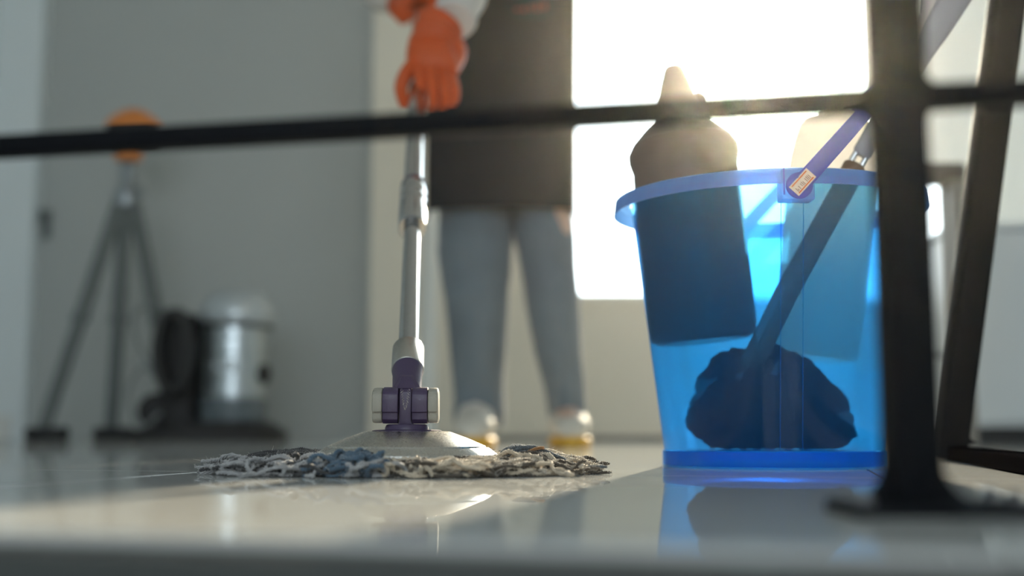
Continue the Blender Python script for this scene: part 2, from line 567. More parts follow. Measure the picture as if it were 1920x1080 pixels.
setp(mk('ceiling', *g_span((XL, YB, ZC), (XR, GREY_Y, ZC + 0.12)), 'ceiling_white', smooth=False), 'white ceiling', None, None, 'structure')
setp(mk('baseboard_back', *g_span((XP + 0.01, WALL_Y - 0.014, 0.0), (XR, WALL_Y, 0.012)), 'skirting_dark', smooth=False), 'thin dark strip at the foot of the cream wall', None, None, 'structure')

# the window: frame, mullion, panes, sill
win = mk('window_1', *g_span((WX0 - 0.0, WALL_Y + 0.09, WZ0), (WX0 + 0.05, WALL_Y + 0.15, WZ1), 0.004), 'white_paint', smooth=False)
setp(win, 'wide bright window of clear panes above the cream wall', None, None, 'structure')
for a, b in (((WX0 + 0.05, WZ0), (WX1, WZ0 + 0.035)), ((WX0 + 0.05, WZ1 - 0.05), (WX1, WZ1)), ((WX1 - 0.05, WZ0 + 0.035), (WX1, WZ1 - 0.05)), ((1.48, WZ0 + 0.035), (1.52, WZ1 - 0.05))):
    mk('window_frame', *g_span((a[0], WALL_Y + 0.09, a[1]), (b[0], WALL_Y + 0.15, b[1]), 0.004), 'white_paint', win, smooth=False)
for a, b in ((WX0 + 0.05, 1.48), (1.52, WX1 - 0.05)):
    mk('pane', *g_span((a, WALL_Y + 0.118, WZ0 + 0.035), (b, WALL_Y + 0.122, WZ1 - 0.05)), 'window_glass', win, smooth=False)
mk('window_sill', *g_span((WX0 - 0.03, WALL_Y - 0.018, WZ0 - 0.018), (WX1 + 0.03, WALL_Y + 0.09, WZ0 + 0.002), 0.004), 'wall_cream', win, smooth=False)

# light portals in the window and added rear opening (guides for daylight, no light of their own)
def portal(name, loc, rot, sx, sy):
    d = bpy.data.lights.new(name, 'AREA'); d.shape = 'RECTANGLE'; d.size = sx; d.size_y = sy
    d.cycles.is_portal = True
    o = bpy.data.objects.new(name, d); C.objects.link(o); o.location = loc; o.rotation_euler = rot
portal('daylight_portal', ((WX0 + WX1) / 2, WALL_Y + 0.2, (WZ0 + WZ1) / 2), (-PI / 2, 0, 0), WX1 - WX0, WZ1 - WZ0)
portal('daylight_portal', (-0.1, YB - 0.1, 1.4), (PI / 2, 0, 0), 2.8, 1.4)

# ================================================================== SPIN MOP
MY = 1.16
mop0 = P(762, 886, MY); mop0.z = 0.0
MX = mop0.x
mop = thing('floor_mop', mop0, 'steel mop with round dome head, purple joint and grey beige yarn on the wet floor', 'mop')
mc = Vector((MX, MY, 0))
dome = mk('dome', *g_lathe([(0.060, 0.0125), (0.0855, 0.0135), (0.0886, 0.0142), (0.0892, 0.0160), (0.0886, 0.0178), (0.0835, 0.0218), (0.0800, 0.0242), (0.0782, 0.0243), (0.0772, 0.0258),
                            (0.0600, 0.0332), (0.0435, 0.0393), (0.0415, 0.0398), (0.039, 0.0401), (0.0, 0.0402)], mc, n=96), 'steel_dome', mop, sharp=28)
jc = P(761.5, 760, MY)              # joint centre
px = 1.155 / F_PX                   # metres per pixel at the joint
base = mk('joint_base', *g_lathe([(0.034, 0.0396), (0.034, 0.0408), (0.031, 0.0414), (0.0215, 0.0418), (0.0212, 0.0440), (0.0200, 0.0462), (0.0180, 0.0470), (0.0, 0.0472)], mc, n=64), 'purple_plastic', mop, sharp=25)
Jz = jc.z


def xprism(x0, x1, prof, bev=0.0):
    """profile (y, z) offsets around the joint centre extruded along x with bevelled edges"""
    poly = [Vector((x0, MY + a, Jz + b)) for a, b in prof]
    V, Fc = g_prism(poly, (x1 - x0, 0, 0))
    if bev:
        bm = bmesh.new()
        vs = [bm.verts.new(v) for v in V]
        for f in Fc: bm.faces.new([vs[i] for i in f])
        bm.normal_update()
        bmesh.ops.bevel(bm, geom=list(bm.edges), offset=bev, segments=2, profile=0.5, affect='EDGES')
        bm.verts.index_update()
        V = [v.co.copy() for v in bm.verts]; Fc = [[v.index for v in f.verts] for f in bm.faces]
        bm.free()
    return V, Fc


def rounded(w, h, notch=True):
    # side view of the knuckle: rounded top, notch low at the front
    pts = []
    for k in range(13):
        a = PI * k / 12
        pts.append((-w * math.cos(a), 0.006 + (h - 0.006) * math.sin(a) ** 0.75))
    pts += [(w, -0.012), (w * 0.92, -h + 0.001), (w * 0.5, -h), (-w * 0.62, -h)]
    if notch: pts += [(-w * 0.86, -h + 0.004), (-w * 0.86, -0.0075), (-w, -0.0068)]
    else: pts += [(-w, -h + 0.004)]
    return pts


hh = 34 * px
mk('joint_stem', *xprism(jc.x - 11 * px, jc.x + 11 * px, [(-0.010, -0.0205), (0.010, -0.0205), (0.010, 0.012), (0.006, 0.0172), (-0.006, 0.0172), (-0.010, 0.013)], 0.0006), 'purple_plastic', mop, sharp=30)
fl = MB()
for s in (-1, 1):                   # flared foot of the stem
    pts = []
    for k in range(7):
        a = PI / 2 * k / 6
        pts.append(Vector((jc.x + s * (11 * px + 0.006 * (1 - math.sin(a))), MY - 0.0095, Jz - 0.0205 + 0.0055 * (1 - math.cos(a)))))
    pts.append(Vector((jc.x + s * 10 * px, MY - 0.0095, Jz - 0.015))); pts.append(Vector((jc.x + s * 10 * px, MY - 0.0095, Jz - 0.0205)))
    fl.add(*g_prism(pts, (0, 0.019, 0)))
mk('stem_flare', fl.V, fl.F, 'purple_plastic', mop, smooth=False)
for s in (-1, 1):
    mk('joint_knuckle', *xprism(jc.x + s * 13 * px, jc.x + s * 41.5 * px, rounded(0.0175, hh), 0.0008), 'purple_plastic', mop, sharp=30)
    mk('joint_cap', *xprism(jc.x + s * 42 * px, jc.x + s * 61 * px, rounded(0.0168, hh * 0.97), 0.0022), 'beige_cap', mop, sharp=30)
# dried residue on the stem
res = MB()
for k in range(26):
    t = k / 25
    w = 0.0036 * (1 - t) ** 0.6 * (1.0 + 0.3 * math.sin(k * 2.1))
    for s in (-1, 1):
        res.add(*g_sphere((jc.x + s * w * (0.9 + 0.2 * random.random()), MY - 0.0102, Jz + 0.0155 - t * 0.020), 0.00042 * (0.6 + random.random()), 6, 4))
mk('residue', res.V, res.F, 'gunk', mop)

# pole leaning away from the camera
EL = math.radians(35.0)
pd = Vector((-0.0605, math.cos(EL) * 0.9985, math.sin(EL) * 0.9985)).normalized()
pv = Vector((jc.x, MY + 0.004, Jz + 0.002))


def pole_pt(s): return pv + pd * s


def s_at(v):
    lo, hi_ = 0.0, 3.0
    for _ in range(50):
        m_ = (lo + hi_) / 2
        q = pole_pt(m_)
        dy = q.y; dz = q.z - CAM_H
        cz = dy * math.cos(PITCH) + dz * math.sin(PITCH); cy = -dy * math.sin(PITCH) + dz * math.cos(PITCH)
        if 540 - F_PX * cy / cz > v: lo = m_
        else: hi_ = m_
    return lo


sF0, sF1 = s_at(695), s_at(655)     # steel ferrule
sC0, sC1 = s_at(428), s_at(352)     # telescopic lock collar
sEnd = 1.78
# purple neck: from the joint into the ferrule, with a flat wedge face on the near side
x_, y_, d_ = frame_of(pd)
nk = []
for t, r in ((0.006, 0.0135), (0.014, 0.0145), (sF0 - 0.006, 0.0152), (sF0 - 0.0035, 0.0160), (sF0 + 0.004, 0.0160), (sF0 + 0.006, 0.0150), (sF0 + 0.02, 0.0150)):
    nk.append(ring(pole_pt(t), x_ * r, y_ * r, 40))
mk('joint_neck', *g_loft(nk), 'purple_plastic', mop, sharp=30)
# wedge
wa = P(744, 728, MY - 0.0075); wb = P(779, 728, MY - 0.0075); wc = P(770, 706, MY + 0.0055); wd = P(754, 706, MY + 0.0055)
wm = (wa + wb + wc + wd) / 4
mk('neck_wedge', *g_loft([[wa, wb, wc, wd], [wm + Vector(((q_ - wm).x * 1.5, (q_ - wm).y + 0.0035, (q_ - wm).z * 1.15 + 0.001)) for q_ in (wa, wb, wc, wd)]]), 'purple_plastic', mop, smooth=False)
mk('ferrule', *g_lathe([(0.0140, sF0), (0.0162, sF0), (0.0168, sF0 + 0.0008), (0.0168, sF1 - 0.0015), (0.0160, sF1), (0.0105, sF1 + 0.0004)], pv, pd, 64), 'steel_brushed', mop, sharp=30)
mk('lower_tube', *g_lathe([(0.0106, sF1 - 0.01), (0.0106, sC0 + 0.05)], pv, pd, 64), 'steel_tube', mop)
mk('lock_collar', *g_lathe([(0.0120, sC0 - 0.001), (0.0176, sC0 - 0.001), (0.0186, sC0 + 0.001), (0.0186, sC0 + 0.06), (0.0178, sC0 + 0.066), (0.0178, sC0 + 0.072), (0.0184, sC0 + 0.078), (0.0184, sC0 + 0.088),
                            (0.0176, sC0 + 0.092), (0.0176, sC0 + 0.098), (0.0184, sC0 + 0.104), (0.0184, sC1 - 0.004), (0.0174, sC1 - 0.001)], pv, pd, 64), 'steel_tube', mop, sharp=25)
mk('lock_ring', *g_lathe([(0.0150, sC1 - 0.002), (0.0178, sC1 - 0.002), (0.0176, sC1 + 0.006), (0.0140, sC1 + 0.012)], pv, pd, 48), 'purple_plastic', mop, sharp=30)
mk('upper_tube', *g_lathe([(0.0138, sC1 - 0.02), (0.0138, sEnd - 0.22)], pv, pd, 64), 'steel_tube', mop)
mk('grip', *g_lathe([(0.0138, sEnd - 0.22), (0.0165, sEnd - 0.215), (0.0165, sEnd - 0.02), (0.012, sEnd), (0.0, sEnd + 0.002)], pv, pd, 40), 'purple_plastic', mop, sharp=30)

# ---- yarn
def yarn_path(phi0, swirl, r0, r1, z0, z1, arch, wig, curl, n=34, ph=None):
    ph = rng.uniform(0, 6.28, 6) if ph is None else ph
    pts = []
    for i in range(n):
        t = i / (n - 1)
        r = r0 + (r1 - r0) * t ** 0.9
        a = phi0 + swirl * t ** 1.3 + wig * 0.5 * math.sin(5 * t + ph[0]) * t
        z = z0 + (z1 - z0) * t + arch * math.sin(PI * min(1, t * 1.15)) + wig * 0.02 * math.sin(9 * t + ph[1])
        c = curl * t
        pts.append((MX + r * math.cos(a) + c * math.sin(23 * t + ph[2]), MY + r * math.sin(a) + c * math.cos(21 * t + ph[3]), max(0.0016, z + 0.5 * c * math.sin(27 * t + ph[4]))))
    return np.array(pts)


def add_yarn(mb, pts, R=0.0019, plies=3, tw=1150.0, taper=True):
    pts = np.asarray(pts)
    ti = np.linspace(0, len(pts) - 1, int(len(pts) * 1.7))
    pts = np.stack([np.interp(ti, np.arange(len(pts)), pts[:, k]) for k in range(3)], 1)
    pts[1:-1] += rng.normal(0, R * 0.10, (len(pts) - 2, 3))
    seg = np.linalg.norm(np.diff(pts, axis=0), axis=1)
    L = np.concatenate([[0], np.cumsum(seg)])
    d = np.gradient(pts, axis=0); d /= (np.linalg.norm(d, axis=1)[:, None] + 1e-9)
    up = np.array([0.13, 0.05, 1.0]); x = np.cross(up, d); x /= (np.linalg.norm(x, axis=1)[:, None] + 1e-9)
    y = np.cross(d, x)
    n = len(pts); S = 5
    ph0 = rng.uniform(0, 6.28)
    for q in range(plies):
        a = L * tw + ph0 + 2 * PI * q / plies
        c = pts + (x * np.cos(a)[:, None] + y * np.sin(a)[:, None]) * R * 0.66
        rr = np.full(n, R * 0.56)
        if taper: rr[-3:] *= np.array([0.9, 0.7, 0.35]); rr[0] *= 0.5
        rr = rr * (1 + 0.18 * np.sin(L * 700 + q + ph0))
        V = []
        for k in range(S):
            b = 2 * PI * k / S
            V.append(c + (x * math.cos(b) + y * math.sin(b)) * rr[:, None])
        V = np.stack(V, 1).reshape(-1, 3)
        V[:, 2] = np.maximum(V[:, 2], 0.0004)
        o = len(mb['V'])
        mb['V'].extend(map(tuple, V))
        for i in range(n - 1):
            for k in range(S):
                k2 = (k + 1) % S
                mb['F'].append((o + i * S + k, o + i * S + k2, o + (i + 1) * S + k2, o + (i + 1) * S + k))
        mb['F'].append(tuple(o + k for k in range(S))); mb['F'].append(tuple(o + (n - 1) * S + k for k in range(S)))


def build_yarn(name, mb, m, label):
    V = np.array(mb['V']); org = np.array(ORG[mop.name])
    me = bpy.data.meshes.new(name)
    me.from_pydata([tuple(v) for v in (V - org)], [], mb['F'])
    me.polygons.foreach_set('use_smooth', [True] * len(me.polygons))
    me.materials.append(MATS[m])
    o = bpy.data.objects.new(name, me); C.objects.link(o); o.parent = mop
    o['kind'] = 'stuff'; o['label'] = label
    return o


SAMPLES = []
yg, yk, yb, ye, ys, yt, yn = ({'V': [], 'F': []} for _ in range(7))
# left half: grey white curly yarn (angles measured from +x; front is -pi/2, left is pi)
def deg(a): return math.radians(a)

for k in range(150):
    a = deg(random.uniform(158, 262))
    lay = random.random()
    left = max(0.0, math.cos(a + PI))           # 1 at the far left
    r1 = 0.128 + 0.062 * left ** 1.6 + random.uniform(-0.012, 0.014)
    p = yarn_path(a, deg(random.uniform(-30, 14)), 0.066, r1, 0.008, 0.002 + 0.008 * lay * (1 - left * 0.5), 0.0025 * lay, random.uniform(0.1, 0.5), random.uniform(0.002, 0.0065), 40)
    SAMPLES.append((p, 'g'))
    add_yarn(yg if random.random() < 0.76 else yk, p, random.uniform(0.0016, 0.0023))  # some strands go dark to paint the shaded gaps in the grey
# dark strands lying over the left rim
for k in range(40):
    a = deg(random.uniform(152, 192))
    r1 = 0.168 + random.uniform(-0.018, 0.03)
    p = yarn_path(a, deg(random.uniform(-6, 26)), 0.082, r1, 0.013 + 0.004 * random.random(), 0.004, 0.0085 * random.uniform(0.4, 1.0), 0.12, 0.0012, 36)
    SAMPLES.append((p, 'k'))
    add_yarn(yk, p, random.uniform(0.0018, 0.0024))
# blue tuft of short curls at the front
for k in range(30):
    a = deg(random.uniform(236, 257))
    z1 = random.uniform(0.003, 0.015)
    p = yarn_path(a, deg(random.uniform(-7, 7)), 0.090, random.uniform(0.104, 0.142), 0.010, z1, random.uniform(0, 0.007), 0.3, random.uniform(0.003, 0.0075), 44)
    SAMPLES.append((p, 'b'))
    add_yarn(yb, p, random.uniform(0.0019, 0.0026))
# beige strands swept along the front towards the right
for k in range(175):
    a = deg(random.uniform(240, 345))
    lay = random.random()
    right = max(0.0, math.cos(a))
    r1 = 0.132 + 0.044 * right + random.uniform(-0.014, 0.018)
    p = yarn_path(a, deg(random.uniform(8, 62)), 0.074, r1, 0.007 + 0.004 * lay, 0.002 + 0.0095 * lay * (1 - 0.4 * right), 0.0025 * lay, random.uniform(0.05, 0.3), random.uniform(0.0008, 0.0038), 40)
    SAMPLES.append((p, 'e'))
    add_yarn(ye if random.random() < 0.70 else yn, p, random.uniform(0.0016, 0.0023))  # the darker share paints shade between the sunlit strands
# right fringe and the far side
for k in range(90):
    a = deg(random.uniform(-25, 40))
    lay = random.random()
    p = yarn_path(a, deg(random.uniform(-15, 25)), 0.082, 0.172 + random.uniform(-0.03, 0.03), 0.011, 0.003 + 0.007 * lay, 0.007 * lay, 0.2, random.uniform(0.001, 0.0035), 38)
    SAMPLES.append((p, 'e'))
    add_yarn(ye if random.random() < 0.55 else yn, p, random.uniform(0.0016, 0.0022))
for k in range(60):
    a = deg(random.uniform(40, 150))
    p = yarn_path(a, deg(random.uniform(-15, 15)), 0.08, 0.165 + random.uniform(-0.02, 0.02), 0.011, 0.004, 0.003, 0.3, 0.002, 26)
    add_yarn(ye if a < deg(95) else yg, p, 0.002, 2)
# slate tuft arching up at the right of the dome
for k in range(34):
    f = (k / 33 - 0.5)
    y0 = -0.016 + 0.034 * random.random()
    h = random.uniform(0.007, 0.0175)
    pts = []
    n = 36
    x0, x1 = MX + 0.0900 + random.uniform(-0.002, 0.004), MX + 0.150 + random.uniform(-0.012, 0.045)
    for i in range(n):
        t = i / (n - 1)
        pts.append((x0 + (x1 - x0) * t, MY - 0.02 + y0 + 0.012 * math.sin(3 * t + k) * t, 0.0105 + h * math.sin(PI * min(1, t / 0.72) ** 0.8) * (1 if t < 0.72 else 1) - 0.004 * t + 0.0006 * math.sin(20 * t + k)))
    SAMPLES.append((np.array(pts), 's'))
    add_yarn(ys, pts, random.uniform(0.0014, 0.0021))
for k in range(2):
    pts = [(MX + 0.108 + 0.026 * t, MY - 0.041 - 0.001 * k, 0.0135 + 0.0105 * math.sin(PI * 0.55 * t) + 0.0012 * k) for t in np.linspace(0, 1, 24)]
    add_yarn(yt, pts, 0.0008)
build_yarn('grey_yarn', yg, 'yarn_grey', 'grey white curly yarn')
build_yarn('dark_yarn', yk, 'yarn_dark', 'dark grey yarn strands, some painting the shade between the grey')
build_yarn('blue_yarn', yb, 'yarn_blue', 'blue tuft of yarn')
build_yarn('beige_yarn', ye, 'yarn_beige', 'beige yarn swept to one side')
build_yarn('shade_yarn', yn, 'yarn_shade', 'dark brown grey strands painting the shade between the beige')
build_yarn('slate_yarn', ys, 'yarn_slate', 'slate blue yarn arching beside the dome')
build_yarn('tan_thread', yt, 'yarn_tan', 'single tan thread')
# loose fuzz
fz = {'V': [], 'F': []}
for k in range(8500):
    p, _ = SAMPLES[random.randrange(len(SAMPLES))]
    i = min(len(p) - 1, int(len(p) * random.random() ** 0.75))
    b = p[i]
    ln = random.uniform(0.002, 0.007) * (1.2 if i > len(p) - 4 else 1.0)
    d = np.array([random.gauss(0, 1), random.gauss(0, 1), random.gauss(0.2, 0.55)]); d /= np.linalg.norm(d)
    bend = np.array([random.gauss(0, 1), random.gauss(0, 1), random.gauss(0, 1)]) * 0.5
    pr = []
    for t in (0, 0.35, 0.7, 1):
        q = b + d * ln * t + bend * ln * t * t * 0.6
        q[2] = max(q[2], 0.0006)
        pr.append(q)
    o = len(fz['V']); w = 0.00015
    for j, q in enumerate(pr):
        ww = w * (1 - 0.7 * j / 3)
        fz['V'] += [tuple(q + np.array([ww, 0, -ww])), tuple(q + np.array([-ww, 0, -ww])), tuple(q + np.array([0, 0, ww]))]
    for j in range(3):
        for s in range(3):
            fz['F'].append((o + j * 3 + s, o + j * 3 + (s + 1) % 3, o + j * 3 + 3 + (s + 1) % 3, o + j * 3 + 3 + s))
build_yarn('loose_fibres', fz, 'fibre', 'fine loose fibres')

# ================================================================== BLUE BUCKET
BX, BY = 0.298, 1.352
bc = Vector((BX, BY, 0))
bucket = thing('bucket', bc, 'translucent blue plastic bucket with wide rim holding bottles and a brush', 'bucket')
R0, R1, ZR = 0.1235, 0.1580, 0.292
wl = []
for i in range(25):
    t = i / 24
    wl.append((R0 + (R1 - R0) * t, 0.019 + (ZR + 0.014 - 0.019) * t))
mk('body', *g_lathe([(0.0, 0.019), (R0 * 0.5, 0.019), (R0 - 0.004, 0.019)] + wl, bc, n=128, cap0=False, cap1=False), 'bucket_blue', bucket, sharp=60)
mk('foot_glint', *g_lathe([(R0 - 0.003, 0.0), (R0 + 0.0014, 0.0), (R0 + 0.0016, 0.0020), (R0 - 0.003, 0.0020), (R0 - 0.003, 0.0)], bc, n=128, cap0=False, cap1=False), 'bucket_glint', bucket, sharp=30)  # bright line of refracted light, put in as a paler ring
mk('foot_ring', *g_lathe([(R0 - 0.003, 0.0022), (R0 + 0.0018, 0.0022), (R0 + 0.0018, 0.018), (R0 + 0.0002, 0.0188), (R0 - 0.003, 0.0188), (R0 - 0.003, 0.0022)], bc, n=128, cap0=False, cap1=False), 'bucket_blue_thick', bucket, sharp=30)
mk('rim', *g_lathe([(R1 + 0.0005, ZR + 0.012), (R1 + 0.0035, ZR + 0.0165), (R1 + 0.0150, ZR + 0.0165), (R1 + 0.0185, ZR + 0.0150), (R1 + 0.0205, ZR - 0.001), (R1 + 0.0190, ZR - 0.001), (R1 + 0.0170, ZR + 0.0135), (R1 + 0.0035, ZR + 0.0140), (R1 + 0.0005, ZR + 0.012)], bc, n=160, cap0=False, cap1=False), 'bucket_rim', bucket, sharp=30)
for s in (-1, 1):                   # pivot blocks front and back
    y0 = BY + s * (R1 - 0.004); y1 = BY + s * (R1 + 0.0195)
    lugx = BX - 0.006
    mk('handle_lug', *g_span((lugx - 0.0170, y0, ZR - 0.0175), (lugx + 0.0165, y1, ZR + 0.0140), 0.0015), 'bucket_rim', bucket, sharp=30)
    mk('lug_rib', *g_span((lugx - 0.0158, y1 - 0.001, ZR - 0.013), (lugx - 0.0142, y1 + s * 0.0012, ZR + 0.0145)), 'handle_blue', bucket, smooth=False)
for xx in (-0.0195, 0.0035):        # vertical mould seams on the wall
    pts = []
    for t in (0.0, 1.0):
        r = R0 + (R1 - R0) * t + 0.0004
        pts.append(bc + Vector((xx, -math.sqrt(r * r - xx * xx), 0.02 + (ZR - 0.03) * t)))
    mk('mould_seam', *g_tube(pts, 0.00035, 6), 'bucket_blue_thick', bucket)
# handle: a flat strap bent to a U, leaning to the right
HA = math.radians(47.5)
hw = Vector((math.cos(HA), 0, math.sin(HA))); hs = Vector((-math.sin(HA), 0, math.cos(HA)))
hp0 = Vector((BX - 0.006, BY, ZR - 0.004))
rings = []
N = 48
for i in range(N + 1):
    t = PI * i / N
    c_, s_ = math.cos(t), math.sin(t)
    yy = -math.copysign(abs(c_) ** 0.62, c_) * (R1 + 0.0235)
    ww = 0.193 * abs(s_) ** 0.75
    c0 = hp0 + Vector((0, yy, 0)) + hw * ww
    if i == 0: prev = None
    rings.append((c0, i))
rr = []
for k, (c0, i) in enumerate(rings):
    d = (rings[min(k + 1, N)][0] - rings[max(k - 1, 0)][0]).normalized()
    nrm = hs.cross(d).normalized()
    wd_ = 0.0090 - 0.0018 * math.sin(PI * i / N)
    rr.append(ring(c0, hs * wd_, nrm * 0.0016, 20, power=5.0))
handle = mk('handle', *g_loft(rr), 'handle_blue', bucket, sharp=40)
for s in (-1, 1):
    mk('pivot_disc', *g_lathe([(0.0125, -0.0018), (0.0135, -0.001), (0.0135, 0.0012), (0.0120, 0.002), (0.0, 0.002)], hp0 + Vector((0, s * (R1 + 0.0225), 0)), (0, s, 0), 40), 'handle_blue', handle, sharp=30)
# price sticker on the pivot
so = hp0 + Vector((0, -(R1 + 0.0225) - 0.0028, 0)) + hw * 0.004
st = mk('sticker', *g_prism([so + hw * a + hs * b for a, b in ((-0.0135, -0.0068), (0.0135, -0.0068), (0.0135, 0.0068), (0.002, 0.0068), (0.0005, 0.0060), (-0.001, 0.0068), (-0.0135, 0.0068))], (0, 0.0004, 0)), 'sticker_paper', bucket, smooth=False)
st['label'] = 'cream price sticker with orange bars'
for b in (-0.0048, 0.0048):
    mk('sticker_bar', *g_prism([so + hw * a + hs * (b + c) + Vector((0, -0.0002, 0)) for a, c in ((-0.0112, -0.0006), (0.0112, -0.0006), (0.0112, 0.0006), (-0.0112, 0.0006))], (0, 0.0002, 0)), 'sticker_red', st, smooth=False)
for k, (a, l0, l1) in enumerate(((-0.0100, -0.0036, 0.0010), (-0.0086, -0.0034, -0.001), (-0.0062, -0.0036, 0.0006), (-0.0030, -0.003, 0.001), (-0.0012, -0.0036, 0.0014), (0.0004, -0.0036, 0.0004), (0.0040, -0.0034, 0.0012), (0.0060, -0.0036, 0.0016), (0.0076, -0.0036, 0.0016), (0.0092, -0.0036, 0.0012))):
    mk('sticker_print', *g_prism([so + hw * (a + c) + hs * b + Vector((0, -0.0002, 0)) for b, c in ((l0, -0.0003), (l0, 0.0003), (l1, 0.0003), (l1, -0.0003))], (0, 0.0002, 0)), 'sticker_ink', st, smooth=False)

# ---- bottle with the cone nozzle, leaning in the bucket
by_ = 1.365
bt = P(1262, 125, by_); bb = P(1322, 640, by_)
ax = (bt - bb); BL = ax.length; ax.normalize()
kpx = BL / 518.0
bot = thing('cleaner_bottle', bb, 'milky cleaner bottle with tall conical nozzle leaning in the blue bucket', 'bottle')


def pp(r, v): return (r * kpx, (640 - v) * BL / 515.0)


mk('bottle_body', *g_lathe([(0.0, 0.004), pp(80, 640), pp(94, 632), pp(97, 610), pp(97, 340), pp(96, 322), pp(98, 314), pp(101.5, 300), pp(101, 286), pp(92, 270), pp(89, 266)], bb, ax, 72, cap0=False), 'bottle_milky', bot, sharp=60)
mk('nozzle_cap', *g_lathe([pp(88, 267), pp(84, 261), pp(66, 243), pp(47, 227), pp(44, 222), pp(43, 212), pp(39, 200), pp(33, 182), pp(27, 160), pp(20, 140), pp(17, 131), pp(13, 125.5), (0.0, BL * 1.0005)], bb, ax, 72), 'bottle_milky', bot, sharp=50)
mk('cap_lug', *g_sphere(P(1310, 192, by_), (14 * kpx, 0.008, 17 * kpx), 20, 12), 'bottle_milky', bot)
for k in range(5): mk('lug_ridge', *g_box(P(1320 + k * 1.2, 204 + k * 4, by_), (0.010, 0.010, 0.0019), 0.0004), 'bottle_milky', bot, smooth=False)

# ---- white bottle
w0, w1 = P(1526, 672, 1.40), P(1574, 180, 1.40)
ax = (w1 - w0); WL = ax.length; ax.normalize(); kq = 1.40 / F_PX
wb_ = thing('spray_bottle', w0, 'white translucent bottle with sloped shoulders standing behind the bucket handle', 'bottle')


def pq(r, v): return (r * kq, (672 - v) * WL / 492.0)


mk('bottle_body', *g_lathe([(0.0, 0.003), pq(64, 672), pq(74, 667), pq(77, 650), pq(82, 330), pq(80, 300), pq(76, 270), pq(70, 242), pq(64, 233), pq(44, 226), pq(40, 222), pq(36, 215)], w0, ax, 64, cap0=False), 'bottle_white', wb_, sharp=50)
mk('bottle_cap', *g_lathe([pq(37, 216), pq(37, 212), pq(34, 209), (0, pq(0, 208.5)[1])], w0, ax, 48), 'bottle_white', wb_, sharp=35)

# ---- brush standing in the bucket, its handle slanting up to the right
h0, h1, h2, h3 = P(1420, 650, 1.325), P(1602, 312, 1.315), P(1614, 292, 1.315), P(1806, -30, 1.310)
br = thing('scrub_brush', P(1445, 838, 1.37), 'scrub brush with dark fibre head and wide grey grip slanting out of the bucket', 'brush')
mk('shaft', *g_tube([P(1404, 690, 1.335), P(1426, 650, 1.300), P(1474, 550, 1.295), h1], 0.013, 16), 'brush_wood', br)
dd = (h3 - h2).normalized(); sd = Vector((dd.z, 0, -dd.x)).normalized(); nd = dd.cross(sd)
fr_ = MB()
for s in (-1, 1): fr_.add(*g_tube([h1 + sd * (s * 0.0065) - dd * 0.02, h2 + sd * (s * 0.0065) + dd * 0.006], 0.0036, 12))
mk('wire_neck', fr_.V, fr_.F, 'chrome', br)
gr = []
for t, w in ((0.0, 0.009), (0.02, 0.0115), (0.10, 0.0118), (0.35, 0.0108), (0.55, 0.0115), (0.72, 0.0155), (0.95, 0.0180), (1.0, 0.012)):
    gr.append(ring(h2 + (h3 - h2) * t, sd * w, nd * (w * 0.5), 24, power=3.0))
mk('grip', *g_loft(gr), 'brush_grip', br)
hc = P(1444, 845, 1.365); hc.z = 0.021


def head_fn(d):
    n_ = mnoise.noise(d * 2.2 + Vector((3, 1, 7))) * 0.16 + mnoise.noise(d * 7 + Vector((1, 5, 2))) * 0.06
    return 1.0 + n_


V, Fc = g_sphere((0, 0, 0), (1, 1, 1), 56, 36, head_fn)
VV = []
for v in V:
    z = max(0.0, v.z * 0.55 + 0.42)
    w = 1.0 - 0.30 * max(0.0, z) ** 1.5
    shx = 0.02 if z < 0.3 else 0.0
    VV.append(hc + Vector((-0.014 * z * z + v.x * 0.094 * w * (1.0 + 0.16 * max(0.0, 1 - z) ** 2 * (1 if v.x > 0 else 0.5)), v.y * 0.075 * w, z * 0.122 + 0.0015 * math.sin(40 * v.x))))
mk('fibre_head', VV, Fc, 'brush_fibre', br)
lev = [P(u_, v_, 1.335) for u_, v_ in ((1731, -30), (1775, -60), (1758, 8), (1740, 44), (1722, 78), (1716, 62), (1719, 32), (1727, 22))]
mk('side_lever', *g_prism(lev, (0, 0.008, 0)), 'brush_grip', br, smooth=False)

# ================================================================== BLACK FRAME IN FRONT
LY = 0.60
l0 = P(1709, 940, LY); l1 = P(1688, -300, LY)
tl = thing('table_frame', Vector((P(1705, 600, LY).x, LY, 0)), 'black metal table frame with upright post and long rail in the foreground', 'table frame')
lx = P(1697, 540, LY).x
hw_ = 0.0128
bar_a = P(1697, 186, LY)            # rail joins the post here
slope = (0.77 - 0.66) / 0.54 * 0.92


def rail_pt(x): return Vector((x, LY - (x - lx) * 0.205, bar_a.z))


mk('post', *g_span((lx - hw_, LY - 0.012, 0.006), (lx + hw_, LY + 0.012, 0.62), 0.003), 'black_metal', tl, sharp=30)


def rail(x0, x1):
    a, b = rail_pt(x0), rail_pt(x1)
    d = (b - a).normalized(); n_ = Vector((0, 0, 1)).cross(d)
    h_ = 0.0068
    return g_loft([ring(a, n_ * h_ * 1.1, Vector((0, 0, h_)), 24, power=5), ring(b, n_ * h_ * 1.1, Vector((0, 0, h_)), 24, power=5)])


